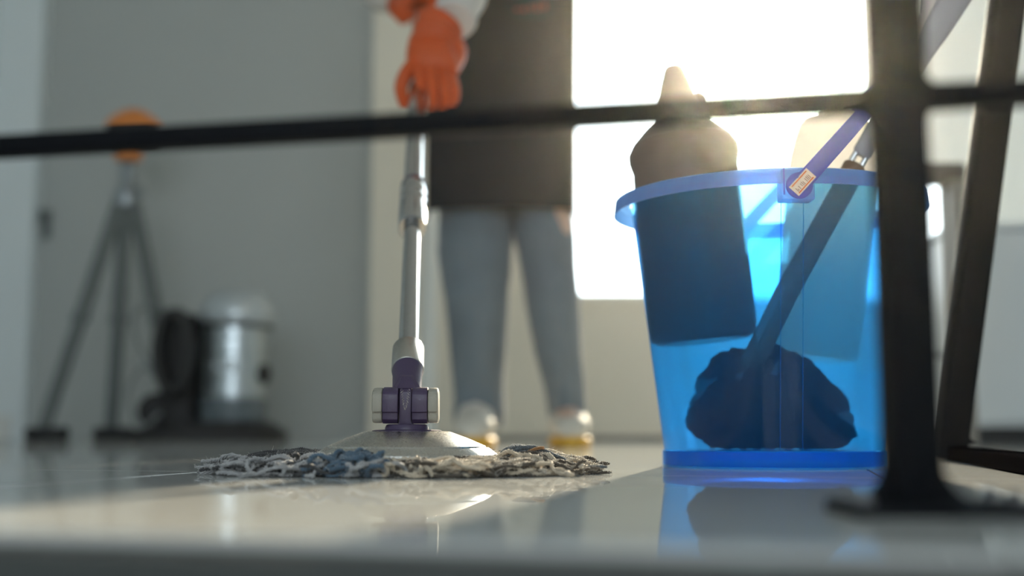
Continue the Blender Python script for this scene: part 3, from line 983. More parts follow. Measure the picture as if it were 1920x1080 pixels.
mk('rail', *rail(lx - 0.75, lx - hw_ + 0.001), 'black_metal', tl, sharp=30)
mk('rail', *rail(lx + hw_ - 0.001, lx + 0.55), 'black_metal', tl, sharp=30)
wd2 = None                          # weld fillets where rail meets post
for s in (-1, 1):
    for vz in (-1, 1):
        pts = []
        c0 = rail_pt(lx + s * hw_)
        for k in range(9):
            a = PI / 2 * k / 8
            pts.append(c0 + Vector((s * 0.009 * (1 - math.sin(a)), -0.005, vz * (0.0056 + 0.009 * (1 - math.cos(a))))))
        pts.append(c0 + Vector((-s * 0.001, -0.005, vz * 0.0146))); pts.append(c0 + Vector((-s * 0.001, -0.005, vz * 0.004))); pts.append(c0 + Vector((s * 0.009, -0.005, vz * 0.004)))
        mk('weld', *g_prism(pts, (0, 0.010, 0)), 'black_metal', tl, smooth=False)
mk('base_plate', *g_span((lx - 0.037, LY - 0.03, 0.0), (lx + 0.060, LY + 0.03, 0.0062), 0.001), 'black_metal', tl, sharp=30)
for s in (-1, 1):
    pts = []
    for k in range(9):
        a = PI / 2 * k / 8
        pts.append(Vector((lx + s * (hw_ + 0.021 * (1 - math.sin(a))), LY - 0.004, 0.006 + 0.026 * (1 - math.cos(a)))))
    pts.append(Vector((lx + s * (hw_ - 0.001), LY - 0.004, 0.032))); pts.append(Vector((lx + s * (hw_ - 0.001), LY - 0.004, 0.004)))
    mk('gusset', *g_prism(pts, (0, 0.008, 0)), 'black_metal', tl, smooth=False)
for bx_, bym in ((-0.029, -0.012), (0.046, -0.012), (-0.029, 0.018), (0.046, 0.018)):
    mk('bolt', *g_lathe([(0.0062, 0), (0.0062, 0.0015), (0.0048, 0.0015), (0.0048, 0.0052), (0.0036, 0.0064), (0, 0.0066)], (lx + bx_, LY + bym, 0.0060), n=6), 'bolt_steel', tl, smooth=False)
# rail ends on another post beyond the left of the picture, and a top bar out of view
ql = rail_pt(lx - 0.75)
mk('post', *g_span((ql.x - hw_, ql.y - 0.012, 0.0), (ql.x + hw_, ql.y + 0.012, 0.62), 0.003), 'black_metal', tl, sharp=30)

# slanting leg further back with a runner on the floor
s0 = P(1777, 848, 1.60); s0.z = 0.02
s1 = P(1893, -40, 1.50)
bf = thing('bench_frame', Vector((s0.x, s0.y, 0)), 'black steel bench frame with slanting leg and floor runner right of the bucket', 'bench frame')
def beam(a, b, w, d, up=Vector((0, 1, 0))):
    a, b = Vector(a), Vector(b)
    t = (b - a).normalized(); x = up.cross(t).normalized(); y = t.cross(x)
    return g_loft([ring(a, x * w, y * d, 24, power=6), ring(b, x * w, y * d, 24, power=6)])
mk('leg', *beam(Vector((s0.x, s0.y, 0.004)), s1 + (s1 - s0) * 0.25, 0.0205, 0.0205), 'black_metal', bf, sharp=30)
mk('floor_runner', *beam(Vector((s0.x + 0.045, 1.74, 0.0095)), Vector((0.455, 0.95, 0.0095)), 0.017, 0.0095, Vector((0, 0, 1))), 'runner_black', bf, sharp=30)
wf = []
for k in range(9):
    a = PI / 2 * k / 8
    wf.append(Vector((s0.x + 0.018 + 0.016 * (1 - math.sin(a)), s0.y - 0.024, 0.024 + 0.018 * (1 - math.cos(a)))))
wf += [Vector((s0.x + 0.014, s0.y - 0.024, 0.042)), Vector((s0.x + 0.012, s0.y - 0.024, 0.02))]
mk('weld', *g_prism(wf, (0, 0.02, 0)), 'black_metal', bf, smooth=False)

# ================================================================== PERSON
PY = 2.75
per = thing('person', Vector((0.0, PY, 0.0)), 'person in dark apron, faded jeans and orange gloves bending over the mop', 'person')

SHL, SHR = Vector((0.19, 2.60, 1.32)), Vector((-0.19, 2.60, 1.32))
ELB_L, ELB_R = Vector((-0.03, 2.32, 1.05)), Vector((-0.30, 2.62, 1.06))
hand_y = 1.965
WR_L = P(822, 82, hand_y + 0.03)
WR_R = pole_pt(1.55) + Vector((0.0, 0.03, 0.06))
# body under the clothes: one skinned surface
verts = [(0, 2.80, 0.92), (0, 2.74, 1.10), (0, 2.66, 1.26), (0, 2.58, 1.40), (0, 2.54, 1.47), (0, 2.50, 1.58),
         (0.085, 2.79, 0.86), (0.095, 2.72, 0.50), (0.128, 2.78, 0.09), (0.13, 2.66, 0.045),
         (-0.085, 2.79, 0.86), (-0.095, 2.72, 0.50), (-0.08, 2.78, 0.09), (-0.08, 2.66, 0.045),
         tuple(SHL), tuple(ELB_L), tuple(WR_L), tuple(SHR), tuple(ELB_R), tuple(WR_R)]
edges = [(0, 1), (1, 2), (2, 3), (3, 4), (4, 5), (0, 6), (6, 7), (7, 8), (8, 9), (0, 10), (10, 11), (11, 12), (12, 13), (2, 14), (14, 15), (15, 16), (2, 17), (17, 18), (18, 19)]
rad = [.12, .11, .12, .055, .06, .085, .072, .05, .034, .028, .072, .05, .034, .028, .05, .038, .026, .05, .038, .026]
me = bpy.data.meshes.new('body')
me.from_pydata([tuple(Vector(v) - ORG[per.name]) for v in verts], edges, [])
bo = bpy.data.objects.new('body', me); C.objects.link(bo); bo.parent = per
md = bo.modifiers.new('skin', 'SKIN')
for i, sv in enumerate(me.skin_vertices[0].data):
    sv.radius = (rad[i], rad[i]); sv.use_root = (i == 0)
sb = bo.modifiers.new('smooth', 'SUBSURF'); sb.levels = 2; sb.render_levels = 2
me.materials.append(MATS['skin'])
hd = Vector((0, 2.47, 1.60))
for nm_, off_, r_, m_ in (('nose', (0, -0.085, -0.005), (0.014, 0.02, 0.025), 'skin'), ('eye', (0.035, -0.07, 0.015), (0.011,) * 3, 'shoe_cream'), ('eye', (-0.035, -0.07, 0.015), (0.011,) * 3, 'shoe_cream'),
                          ('mouth', (0, -0.072, -0.05), (0.025, 0.01, 0.007), 'skin'), ('ear', (0.085, 0.01, 0), (0.012, 0.02, 0.03), 'skin'), ('ear', (-0.085, 0.01, 0), (0.012, 0.02, 0.03), 'skin')):
    mk(nm_, *g_sphere(hd + Vector(off_), r_, 12, 8), m_, per)
mk('hair', *g_sphere(hd + Vector((0, 0.03, 0.04)), (0.093, 0.092, 0.095), 24, 16, lambda d: 1 + 0.05 * mnoise.noise(d * 6)), 'hair', per)


# jeans: each leg a loft, folds from noise
def jeans_leg(rows, seed):
    rings_ = []
    n = 40
    # rows: (left px, right px, v, depth y, depth radius)
    for i in range(len(rows) - 1):
        a, b = rows[i], rows[i + 1]
        for j in range(6):
            t = j / 6
            rings_.append([a[k] + (b[k] - a[k]) * (t * t * (3 - 2 * t)) for k in range(5)])
    rings_.append(list(rows[-1]))
    out = []
    for q, (ul, ur, v, y, dr) in enumerate(rings_):
        a, b = P(ul, v, y), P(ur, v, y)
        c = (a + b) / 2; r = (b - a).length / 2 * 1.05

        def fn(t, c=c):
            w = Vector((math.cos(t) * 1.3, math.sin(t) * 1.3, c.z * 7 + seed))
            return 1 + 0.075 * mnoise.noise(w) + 0.03 * mnoise.noise(w * 2.7)
        out.append(ring(c, Vector((r, 0, 0)), Vector((0, dr, 0)), n, fn))
    return g_loft(out, True)


jl = MB()
V, Fc = jeans_leg([(838, 958, 130, 2.80, .09), (832, 958, 300, 2.79, .095), (822, 957, 400, 2.77, .095), (822, 955, 470, 2.74, .088), (836, 952, 560, 2.72, .078), (848, 946, 660, 2.75, .072), (852, 943, 730, 2.78, .07), (851, 945, 775, 2.78, .075), (853, 943, 800, 2.79, .078)], 1.0)
jl.add(V, Fc)
V, Fc = jeans_leg([(954, 1060, 130, 2.80, .09), (955, 1066, 300, 2.79, .095), (960, 1074, 400, 2.77, .095), (972, 1076, 470, 2.74, .088), (986, 1084, 560, 2.72, .08), (1004, 1088, 660, 2.75, .074), (1022, 1096, 730, 2.78, .072), (1030, 1098, 775, 2.78, .076), (1036, 1094, 800, 2.79, .078)], 9.0)
jl.add(V, Fc)
mk('jeans', jl.V, jl.F, 'denim', per, sharp=80)
# torso: shirt
sh = []
for z, y, rx, ry in ((0.86, 2.82, .145, .11), (1.0, 2.82, .15, .11), (1.15, 2.78, .155, .11), (1.28, 2.70, .165, .11), (1.38, 2.61, .15, .09), (1.43, 2.58, .07, .07)):
    sh.append(ring((-0.022, y, z), Vector((rx, 0, 0)), Vector((0, ry, 0)), 36))
mk('shirt', *g_loft(sh), 'sleeve_white', per)


def sleeve(pts, rads, seed):
    path = smooth_path(pts, 8)
    rr_ = []
    for i in range(len(path)):
        f = i / (len(path) - 1) * (len(rads) - 1)
        k = min(int(f), len(rads) - 2)
        rr_.append((rads[k] + (rads[k + 1] - rads[k]) * (f - k)) * (1 + 0.06 * math.sin(i * 1.7 + seed)))
    return g_tube(path, rr_, 24)


mk('sleeve', *sleeve([SHL + Vector((-0.03, 0.01, 0)), ELB_L, P(884, -45, 2.15), P(850, 40, 2.03)], [.075, .058, .046, .038], 0), 'sleeve_white', per)
mk('sleeve', *sleeve([SHR + Vector((0.03, 0.01, 0)), ELB_R, WR_R + Vector((-0.02, 0.06, 0.06))], [.075, .058, .038], 2), 'sleeve_white', per)

# apron: a curved sheet hanging in front, with thickness
hemz = P(940, 392, 2.66).z
ap_out, ap_in = [], []
NZ, NA = 26, 30
for i in range(NZ + 1):
    z = hemz + (1.30 - hemz) * i / NZ
    f = i / NZ
    yc = 2.79 - 0.10 * max(0, (z - 0.9)) / 0.4
    rx = 0.181; ry = 0.150
    row, row2 = [], []
    for k in range(NA + 1):
        a = PI * (1.0 + k / NA * 1.0)
        w = 1 + 0.02 * math.sin(a * 7 + 2 * f) * (1 - f)
        ca, sa = math.copysign(abs(math.cos(a)) ** 0.55, math.cos(a)), math.copysign(abs(math.sin(a)) ** 0.55, math.sin(a))
        row.append(Vector((-0.026 + rx * ca * w, yc + ry * sa * w, z)))
        row2.append(Vector((-0.026 + (rx - 0.003) * ca * w, yc + (ry - 0.003) * sa * w, z)))
    ap_out.append(row); ap_in.append(row2)
V = [p for r in ap_out for p in r] + [p for r in ap_in for p in r]
off = (NZ + 1) * (NA + 1); W = NA + 1
Fc = []
for i in range(NZ):
    for k in range(NA):
        Fc.append((i * W + k, i * W + k + 1, (i + 1) * W + k + 1, (i + 1) * W + k))
        Fc.append((off + i * W + k, off + (i + 1) * W + k, off + (i + 1) * W + k + 1, off + i * W + k + 1))
for k in range(NA):
    Fc.append((k, off + k, off + k + 1, k + 1)); Fc.append((NZ * W + k, NZ * W + k + 1, off + NZ * W + k + 1, off + NZ * W + k))
for i in range(NZ):
    Fc.append((i * W, (i + 1) * W, off + (i + 1) * W, off + i * W)); Fc.append((i * W + NA, off + i * W + NA, off + (i + 1) * W + NA, (i + 1) * W + NA))
apron = mk('apron', V, Fc, 'apron_navy', per, sharp=60)
lg = MB()
for k in range(5):
    a = P(970 + k * 12.5, 14 - k * 0.9, 2.615)
    lg.add(*g_box(a + Vector((0, 0.002, 0)), (0.011, 0.006, 0.019 if k % 2 else 0.014), 0.001))
mk('apron_logo', lg.V, lg.F, 'logo_red', apron)

# shoes
def shoe(xc, toe_y, heel_y, wdt, nm):
    up, so_ = [], []
    L = heel_y - toe_y
    for t, w, h in ((0.0, 0.30, 0.034), (0.05, 0.66, 0.052), (0.14, 0.90, 0.064), (0.28, 1.0, 0.072), (0.45, 0.95, 0.090), (0.62, 0.85, 0.112), (0.8, 0.82, 0.118), (0.95, 0.72, 0.112), (1.0, 0.45, 0.10)):
        c = Vector((xc, toe_y + L * t, 0.022 + (h - 0.022) / 2))
        up.append(ring(c, Vector((wdt * w, 0, 0)), Vector((0, 0, (h - 0.018) / 2)), 24, power=2.6))
    for t, w in ((-0.02, 0.34), (0.04, 0.74), (0.14, 0.98), (0.3, 1.06), (0.5, 0.98), (0.75, 0.9), (0.95, 0.8), (1.02, 0.45)):
        c = Vector((xc, toe_y + L * t, 0.0125))
        so_.append(ring(c, Vector((wdt * w, 0, 0)), Vector((0, 0, 0.0125)), 24, power=4))
    s_ = mk('shoe', *g_loft(up), 'shoe_cream', per)
    mk('sole', *g_loft(so_), 'sole_yellow', s_)
    lc = MB()
    for k in range(4):
        yy = toe_y + L * (0.42 + 0.06 * k); zz = 0.090 + 0.0085 * k
        lc.add(*g_tube([(xc - wdt * 0.5, yy, zz - 0.006), (xc, yy - 0.004, zz + 0.003), (xc + wdt * 0.5, yy, zz - 0.006)], 0.003, 8))
    mk('laces', lc.V, lc.F, 'sleeve_white', s_)


shoe(P(888, 830, 2.6).x, 2.56, 2.86, 0.046, 'a')
shoe(P(1070, 830, 2.66).x, 2.61, 2.91, 0.046, 'b')

# gloves -----------------------------------------------------------
def glove_mesh(fingers, palm, cuff, parent):
    """fingers: list of (points, radii); palm: rings; cuff: rings -> one glove mesh"""
    mb = MB()
    for pts, rads in fingers:
        path = smooth_path(pts, 5)
        rr_ = []
        for i in range(len(path)):
            f = i / (len(path) - 1) * (len(rads) - 1); k = min(int(f), len(rads) - 2)
            rr_.append(rads[k] + (rads[k + 1] - rads[k]) * (f - k))
        mb.add(*g_tube(path, rr_, 16))
        mb.add(*g_sphere(path[-1], rr_[-1] * 1.0, 16, 10))
        mb.add(*g_sphere(path[0], rr_[0], 16, 10))
    mb.add(*g_loft(palm))
    mb.add(*g_loft(cuff))
    return mk('glove', mb.V, mb.F, 'glove_orange', parent, sharp=75)


hy = hand_y
q = 2.03 / F_PX
fing = [
    ([P(786, 132, hy - 0.020), P(789, 160, hy - 0.036), P(790, 184, hy - 0.030), P(790, 203, hy - 0.010)], [.0118, .0104, .0094, .0084]),
    ([P(808, 134, hy - 0.024), P(811, 166, hy - 0.042), P(812, 190, hy - 0.035), P(809, 208, hy - 0.012)], [.0118, .0106, .0096, .0086]),
    ([P(829, 137, hy - 0.020), P(834, 167, hy - 0.038), P(834, 190, hy - 0.032), P(829, 206, hy - 0.010)], [.0114, .0102, .0093, .0082]),
    ([P(845, 142, hy - 0.012), P(851, 166, hy - 0.028), P(851, 184, hy - 0.024), P(846, 199, hy - 0.006)], [.0108, .0102, .0094, .0082]),
    ([P(786, 108, hy - 0.006), P(762, 138, hy - 0.020), P(752, 166, hy - 0.022), P(758, 194, hy - 0.014)], [.0140, .0130, .0115, .0100]),
]
palm = []
for uc, v, hw2, hd2, dy in ((806, 78, 40, .026, 0.020), (806, 92, 43, .026, 0.010), (808, 108, 47, .025, 0.0), (813, 124, 47, .023, -0.008), (816, 136, 43, .017, -0.012), (817, 143, 38, .010, -0.012)):
    palm.append(ring(P(uc, v, hy + dy), Vector((hw2 * q, 0, 0.0)), Vector((0, hd2, -hd2 * 0.45)), 28, power=2.4))
cuff = []
for i in range(20):
    t = i / 19
    uc = 808 + 20 * t; v = 92 - 50 * t
    w = (41 + 4 * t + 3.4 * math.sin(i * 1.55)) * q
    dz = math.radians(24) * t
    ca = Vector((math.cos(dz), 0, -math.sin(dz)))
    cuff.append(ring(P(uc, v, hy + 0.012 + 0.045 * t), ca * w, Vector((0, w * 0.85, -0.35 * w)), 28, lambda a, i=i: 1 + 0.03 * math.sin(3 * a + i)))
g1 = glove_mesh(fing, palm, cuff, per)
# turned-back flap of the cuff, catching the light
flp = []
for i in range(9):
    t = i / 8
    flp.append(ring(P(852 + 5 * math.sin(PI * t), 66 + 66 * t, hy + 0.045 - 0.015 * t), Vector(((6 + 13 * math.sin(PI * (0.12 + 0.8 * t))) * q, 0, 0)), Vector((0, .026, 0)), 20))
mk('cuff_flap', *g_loft(flp), 'glove_orange', g1)

# upper hand round the pole near its end
ctr = pole_pt(s_at(6)); 
gx, gy, gd = frame_of(pd)
sx = Vector((1, 0, 0)); sx = (sx - pd * sx.dot(pd)).normalized(); sy = pd.cross(sx)     # sy points up/back
fing = []
for k in range(4):
    c = ctr + pd * (-0.038 + 0.024 * k)
    pts = []
    for a in (-150, -95, -35, 30, 95):
        pts.append(c + sx * (math.cos(deg(a)) * 0.030) + sy * (math.sin(deg(a)) * 0.027))
    fing.append((pts, [.0125, .012, .0115, .011, .0095]))
fing.append(([ctr + pd * 0.02 - sx * 0.036 + sy * 0.02, ctr - pd * 0.02 - sx * 0.036 - sy * 0.002, ctr - pd * 0.05 - sx * 0.026 - sy * 0.012], [.0145, .013, .011]))
palm = []
for i, (a_, w) in enumerate(((-0.052, .016), (-0.04, .021), (0.0, .024), (0.04, .022), (0.056, .015))):
    palm.append(ring(ctr + pd * a_ - sx * 0.036 + sy * 0.006, sx * 0.019, sy * w * 1.4, 24))
wrr = ctr - sx * 0.036 + sy * 0.02 + pd * 0.03
cuff = []
wdir = (WR_R + Vector((-0.02, 0.06, 0.06)) - wrr).normalized()
cx_, cy_, _ = frame_of(wdir)
for i in range(12):
    t = i / 11
    r = 0.036 + 0.006 * t + 0.002 * math.sin(i * 1.7)
    cuff.append(ring(wrr + wdir * (0.11 * t), cx_ * r, cy_ * r, 24))
glove_mesh(fing, palm, cuff, per)

# ================================================================== BACKGROUND THINGS
# pale post just behind the trouser leg
pp0 = P(812, 388, 3.3)
setp(mk('upright_post', *g_lathe([(0.022, 0.0), (0.022, pp0.z - 0.02), (0.018, pp0.z - 0.006), (0.008, pp0.z), (0, pp0.z + 0.0005)], (P(806, 388, 3.3).x, 3.3, 0), n=32), 'post_pale'), 'pale rounded upright post behind the left trouser leg', 'post')

# ---- tripod with orange laser level
TY = 4.2
th = P(240, 372, TY)
tr = thing('tripod', Vector((th.x, TY, 0)), 'grey three legged tripod standing against the grey wall', 'tripod')
ttop = P(240, 300, TY)
feet = [P(82, 806, TY - 0.15), P(208, 806, TY + 0.02), P(338, 806, TY + 0.1)]
tops = [P(222, 385, TY - 0.03), P(236, 385, TY), P(252, 385, TY + 0.02)]
for a, b in zip(tops, feet):
    b = b.copy(); b.z = 0.045
    lgo = mk('leg', *g_tube([a, a + (b - a) * 0.52], 0.026, 16), 'tripod_grey', tr)
    mk('lower_section', *g_tube([a + (b - a) * 0.5, b], 0.0235, 14), 'tripod_grey', lgo)
    mk('clamp', *g_box(a + (b - a) * 0.52, (0.056, 0.05, 0.03), 0.006), 'tripod_grey', lgo, smooth=False)
    mk('foot', *g_box(Vector((b.x + 0.012, b.y, 0.024)), (0.13, 0.09, 0.046), 0.012), 'rubber_black', lgo)
mk('hub', *g_lathe([(0.028, 0), (0.048, 0.01), (0.05, 0.05), (0.036, 0.07), (0.026, 0.10), (0.026, 0.155)], Vector((ttop.x - 0.0, TY, th.z - 0.04)), n=32), 'tripod_head_metal', tr, sharp=30)
mk('column', *g_lathe([(0.02, 0), (0.02, 0.055)], Vector((ttop.x, TY, th.z + 0.08)), n=24), 'tripod_grey', tr)
mk('crank', *g_tube([Vector((ttop.x, TY, th.z + 0.03)), Vector((ttop.x + 0.07, TY - 0.03, th.z + 0.03)), Vector((ttop.x + 0.07, TY - 0.03, th.z - 0.0))], 0.008, 10), 'tripod_head_metal', tr)
lv0 = P(240, 300, TY)
lv = thing('laser_level', Vector((lv0.x, TY, lv0.z)), 'orange laser level mounted on top of the tripod', 'laser level')
sc_ = TY / F_PX
mk('mount', *g_lathe([(24 * sc_, 0.0), (26 * sc_, 0.02), (26 * sc_, 0.04), (20 * sc_, 0.055), (20 * sc_, 0.10)], lv0 + Vector((0, 0, 0.0)), n=32), 'tool_orange', lv, sharp=30)
hb = P(250, 243, TY)
mk('housing', *g_loft([ring(hb, Vector((52 * sc_, 0, 0)), Vector((0, 0.05, 0)), 32, power=3), ring(hb + Vector((0, 0, 14 * sc_)), Vector((50 * sc_, 0, 0)), Vector((0, 0.05, 0)), 32, power=3), ring(hb + Vector((0, 0, 28 * sc_)), Vector((32 * sc_, 0, 0)), Vector((0, 0.04, 0)), 32, power=3), ring(hb + Vector((0, 0, 38 * sc_)), Vector((14 * sc_, 0, 0)), Vector((0, 0.02, 0)), 32, power=3)]), 'tool_orange', lv, sharp=50)
mk('housing_base', *g_span(hb + Vector((-44 * sc_, -0.045, -0.05)), hb + Vector((44 * sc_, 0.045, 0.002)), 0.006), 'rubber_black', lv, smooth=False)

# ---- drum vacuum cleaner
VY = 4.05
vs = VY / F_PX
vc = P(436, 826, VY); vc.z = 0
vac = thing('drum_vacuum', vc, 'steel drum vacuum cleaner with silver lid and black hose beside the tripod', 'vacuum')


def vz(v): return P(436, v, VY).z


mk('base', *g_loft([ring(Vector((vc.x - 38 * vs, VY, 0.0)), Vector((134 * vs, 0, 0)), Vector((0, 0.19, 0)), 40, power=4), ring(Vector((vc.x - 38 * vs, VY, 0.03)), Vector((134 * vs, 0, 0)), Vector((0, 0.19, 0)), 40, power=4), ring(Vector((vc.x - 34 * vs, VY, vz(790))), Vector((102 * vs, 0, 0)), Vector((0, 0.16, 0)), 40, power=3)]), 'rubber_black', vac, sharp=40)
mk('drum', *g_lathe([(60 * vs, vz(795)), (60 * vs, vz(745)), (61.5 * vs, vz(742)), (61.5 * vs, vz(715)), (60 * vs, vz(712)), (60 * vs, vz(668)), (61.5 * vs, vz(665)), (61.5 * vs, vz(637)), (60 * vs, vz(634)), (60 * vs, vz(606))], Vector((vc.x, VY, 0)), n=64), 'drum_steel', vac, sharp=25)
mk('drum_band', *g_lathe([(60.8 * vs, vz(790)), (60.8 * vs, vz(748))], Vector((vc.x, VY, 0)), n=64, cap0=False, cap1=False), 'drum_band', vac)
mk('lid', *g_lathe([(66 * vs, vz(610)), (70 * vs, vz(604)), (71 * vs, vz(592)), (66 * vs, vz(572)), (54 * vs, vz(556)), (34 * vs, vz(547)), (0, vz(545))], Vector((vc.x + 4 * vs, VY, 0)), n=64), 'lid_silver', vac, sharp=50)
mk('lid_band', *g_lathe([(62 * vs, vz(617)), (66 * vs, vz(616)), (66 * vs, vz(606)), (62 * vs, vz(605))], Vector((vc.x + 2 * vs, VY, 0)), n=64), 'rubber_black', vac, sharp=30)
pl = MB()
for k in range(4):
    a = deg(248 + k * 11)
    c = Vector((vc.x + 60.3 * vs * math.cos(a), VY + 60.3 * vs * math.sin(a), vz(690)))
    pl.add(*g_box(c, (0.016, 0.003, 0.035), 0.0, Matrix.Rotation(a + PI / 2, 3, 'Z')))
mk('drum_print', pl.V, pl.F, 'drum_print', vac, smooth=False)
kb = P(487, 702, VY)
mk('hose_port', *g_lathe([(0.034, 0), (0.038, 0.025), (0.032, 0.045), (0.0, 0.052)], Vector((kb.x - 0.012, VY - 0.02, kb.z)), (0.95, -0.3, 0), 24), 'rubber_black', vac)
mk('motor_housing', *g_loft([ring(Vector((P(338, 700, VY).x, VY + 0.04, vz(800))), Vector((40 * vs, 0, 0)), Vector((0, .09, 0)), 28, power=3), ring(Vector((P(338, 700, VY).x, VY + 0.04, vz(640))), Vector((36 * vs, 0, 0)), Vector((0, .08, 0)), 28, power=3), ring(Vector((P(345, 700, VY).x, VY + 0.04, vz(590))), Vector((26 * vs, 0, 0)), Vector((0, .06, 0)), 28, power=3)]), 'rubber_black', vac, sharp=50)
hose = []
for i in range(90):
    a = 2 * PI * i / 30
    hose.append(P(332 + 30 * math.cos(a) - i * 0.12, 660 - 74 * math.sin(a), VY - 0.09 - 0.0006 * i))
mk('hose', *g_tube(hose, 0.017, 10), 'hose_black', vac)
cord = [P(300, 775 - 0, VY - 0.05), P(262, 800, VY - 0.1), P(240, 740, VY + 0.05), P(265, 690, VY + 0.1), P(290, 700, VY + 0.05), P(256, 640, VY + 0.1), P(252, 590, VY + 0.1), P(290, 570, VY + 0.05)]
mk('wheel', *g_lathe([(0.0, -0.03), (0.048, -0.03), (0.06, -0.02), (0.06, 0.02), (0.048, 0.03), (0, 0.03)], P(292, 770, VY - 0.02), (0.3, -1, 0), 28), 'rubber_black', vac, sharp=40)
mk('power_cord', *g_tube(smooth_path(cord, 8), 0.007, 8), 'hose_grey', vac)
# small dark bracket on the grey wall
bk = P(66, 420, GREY_Y - 0.02)
bk.x = max(bk.x, px1 + 0.01)
wb2 = thing('wall_hook', bk + Vector((0.02, 0.02, -0.06)), 'small dark hook on the grey wall beside the pale pier', 'hook')
mk('plate', *g_box(bk + Vector((0.02, 0.014, 0)), (0.035, 0.012, 0.12), 0.003), 'tripod_grey', wb2, smooth=False)
mk('prong', *g_tube(smooth_path([bk + Vector((0.02, 0.01, 0.03)), bk + Vector((0.02, -0.03, 0.02)), bk + Vector((0.02, -0.05, 0.05))], 5), 0.008, 10), 'tripod_grey', wb2)

# ---- low pale cabinet at the right
CY = 3.1
cx0 = P(1806, 700, CY).x
ctop = P(1900, 418, CY).z
cab = thing('low_cabinet', Vector((cx0 + 0.6, CY + 0.2, 0)), 'low pale cabinet on a dark plinth at the right edge', 'cabinet')
mk('body', *g_span((cx0, CY, 0.045), (cx0 + 1.2, CY + 0.4, ctop - 0.02), 0.003), 'pale_laminate', cab, smooth=False)
mk('plinth', *g_span((cx0 + 0.02, CY + 0.03, 0.0), (cx0 + 1.18, CY + 0.38, 0.046)), 'plinth_black', cab, smooth=False)
mk('cabinet_top', *g_span((cx0 - 0.01, CY - 0.012, ctop - 0.02), (cx0 + 1.21, CY + 0.41, ctop), 0.004), 'pale_laminate', cab, smooth=False)
for k in range(2):
    dr = mk('door', *g_span((cx0 + 0.008 + 0.596 * k, CY - 0.018, 0.06), (cx0 + 0.596 + 0.596 * k, CY - 0.001, ctop - 0.03), 0.002), 'pale_laminate', cab, smooth=False)
    mk('door_handle', *g_tube([(cx0 + 0.56 + 0.075 * k, CY - 0.03, ctop - 0.2), (cx0 + 0.56 + 0.075 * k, CY - 0.03, ctop - 0.08)], 0.005, 10), 'chrome', dr)

# ---- roller blind in the right part of the window
bx0 = P(1712, 200, WALL_Y - 0.05).x
bz0 = P(1760, 334, WALL_Y - 0.05).z
bx1 = P(1806, 300, WALL_Y - 0.05).x
for ba, bb_, bz, lab in ((bx0, bx1 - 0.002, bz0, 'narrow pale roller blind stopping above the dark stool seat'), (bx1 - 0.0015, 2.85, WZ0 + 0.03, 'wide pale roller blind lowered behind the low cabinet')):
    bl = thing('roller_blind', Vector(((ba + bb_) / 2, WALL_Y - 0.05, bz)), lab, 'blind', 'roller blinds in the window')
    mk('fabric', *g_span((ba, WALL_Y - 0.052, bz), (bb_, WALL_Y - 0.050, 2.46)), 'blind_fabric', bl, smooth=False)
    mk('bottom_rail', *g_span((ba, WALL_Y - 0.056, bz - 0.022), (bb_, WALL_Y - 0.046, bz), 0.003), 'white_paint', bl, smooth=False)
    mk('roller', *g_tube([(ba, WALL_Y - 0.05, 2.48), (bb_, WALL_Y - 0.05, 2.48)], 0.025, 20), 'white_paint', bl)

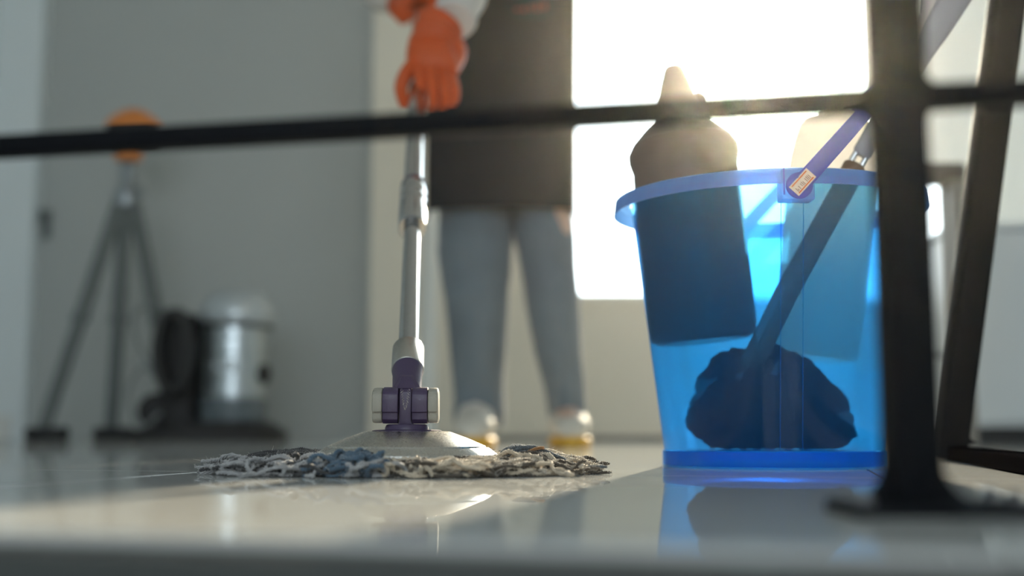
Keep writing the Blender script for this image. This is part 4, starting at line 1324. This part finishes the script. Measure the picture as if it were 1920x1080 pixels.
# ---- bar stool glimpsed between the black legs
SY = 2.85
ss = SY * 1.02 / F_PX
sx0, sx1 = P(1660, 330, SY).x, P(1800, 330, SY).x
zs1, zs0 = P(1760, 312, SY).z, P(1760, 344, SY).z
stl = thing('bar_stool', Vector(((sx0 + sx1) / 2, SY, 0)), 'slim bar stool with dark seat glimpsed between the black legs', 'stool')
mk('seat', *g_span((sx0, SY - 0.055, zs0), (sx1, SY + 0.055, zs1), 0.012), 'stool_seat_dark', stl, sharp=30)
for ix, x in enumerate((sx0 + 0.022, sx1 - 0.020)):
    for y in (SY - 0.03, SY + 0.03):
        mk('leg', *g_span((x - 0.02, y - 0.016, 0.0), (x + 0.02, y + 0.016, zs0 + 0.002), 0.004), 'stool_leg', stl, sharp=30)
for y in (SY - 0.03, SY + 0.03):
    mk('footrest', *g_tube([(sx0 + 0.03, y, 0.22), (sx1 - 0.03, y, 0.22)], 0.008, 10), 'chrome', stl)

# ---- shrub outside the window, a speck of green behind the frame
sh0 = P(1732, 500, 6.5)
shrub = thing('garden_shrub', Vector((sh0.x, 6.5, 0.0)), 'small green shrub outside the window behind the black post', 'shrub')
mk('stem', *g_tube([(sh0.x, 6.5, 0.0), (sh0.x, 6.5, sh0.z - 0.1)], 0.02, 10), 'brush_wood', shrub)
lf = MB()
for k in range(160):
    c = sh0 + Vector((random.gauss(0, 0.05), random.gauss(0, 0.06), random.gauss(-0.06, 0.08)))
    d = Vector((random.gauss(0, 1), random.gauss(0, 1), random.gauss(0, 1))).normalized()
    x, y, _ = frame_of(d)
    lf.add([c - x * 0.03, c + y * 0.012 + d * 0.004, c + x * 0.03, c - y * 0.012 + d * 0.004], [(0, 1, 2, 3)])
fo = mk('foliage', lf.V, lf.F, 'leaf_green', shrub)
fo['kind'] = 'stuff'
gd_ = setp(mk('ground_outside', *g_span((-4, GREY_Y + 0.3, LOWER - 0.2), (8, 14, LOWER - 0.1)), 'step_stone', smooth=False), 'ground outside the window', None, None, 'structure')

# ---- haze volume added in place of the sun's lens glare
hz, hn, hl, hp_ = nodes_of('glare_haze')
hn.remove(hp_)
vsn = hn.new('ShaderNodeVolumeScatter'); vsn.inputs['Density'].default_value = 0.0028; vsn.inputs['Anisotropy'].default_value = 0.955
vsn.inputs['Color'].default_value = (1.0, 0.95, 0.88, 1)
hl.new(vsn.outputs[0], hn['Material Output'].inputs['Volume'])
MATS['glare_haze'] = hz
setp(mk('glare_haze', *g_span((XL + 0.01, YB + 0.01, LOWER + 0.01), (XR - 0.01, WALL_Y - 0.002, ZC - 0.01)), 'glare_haze', smooth=False), 'thin sunlit haze in the air of the room', 'haze', None, 'stuff')
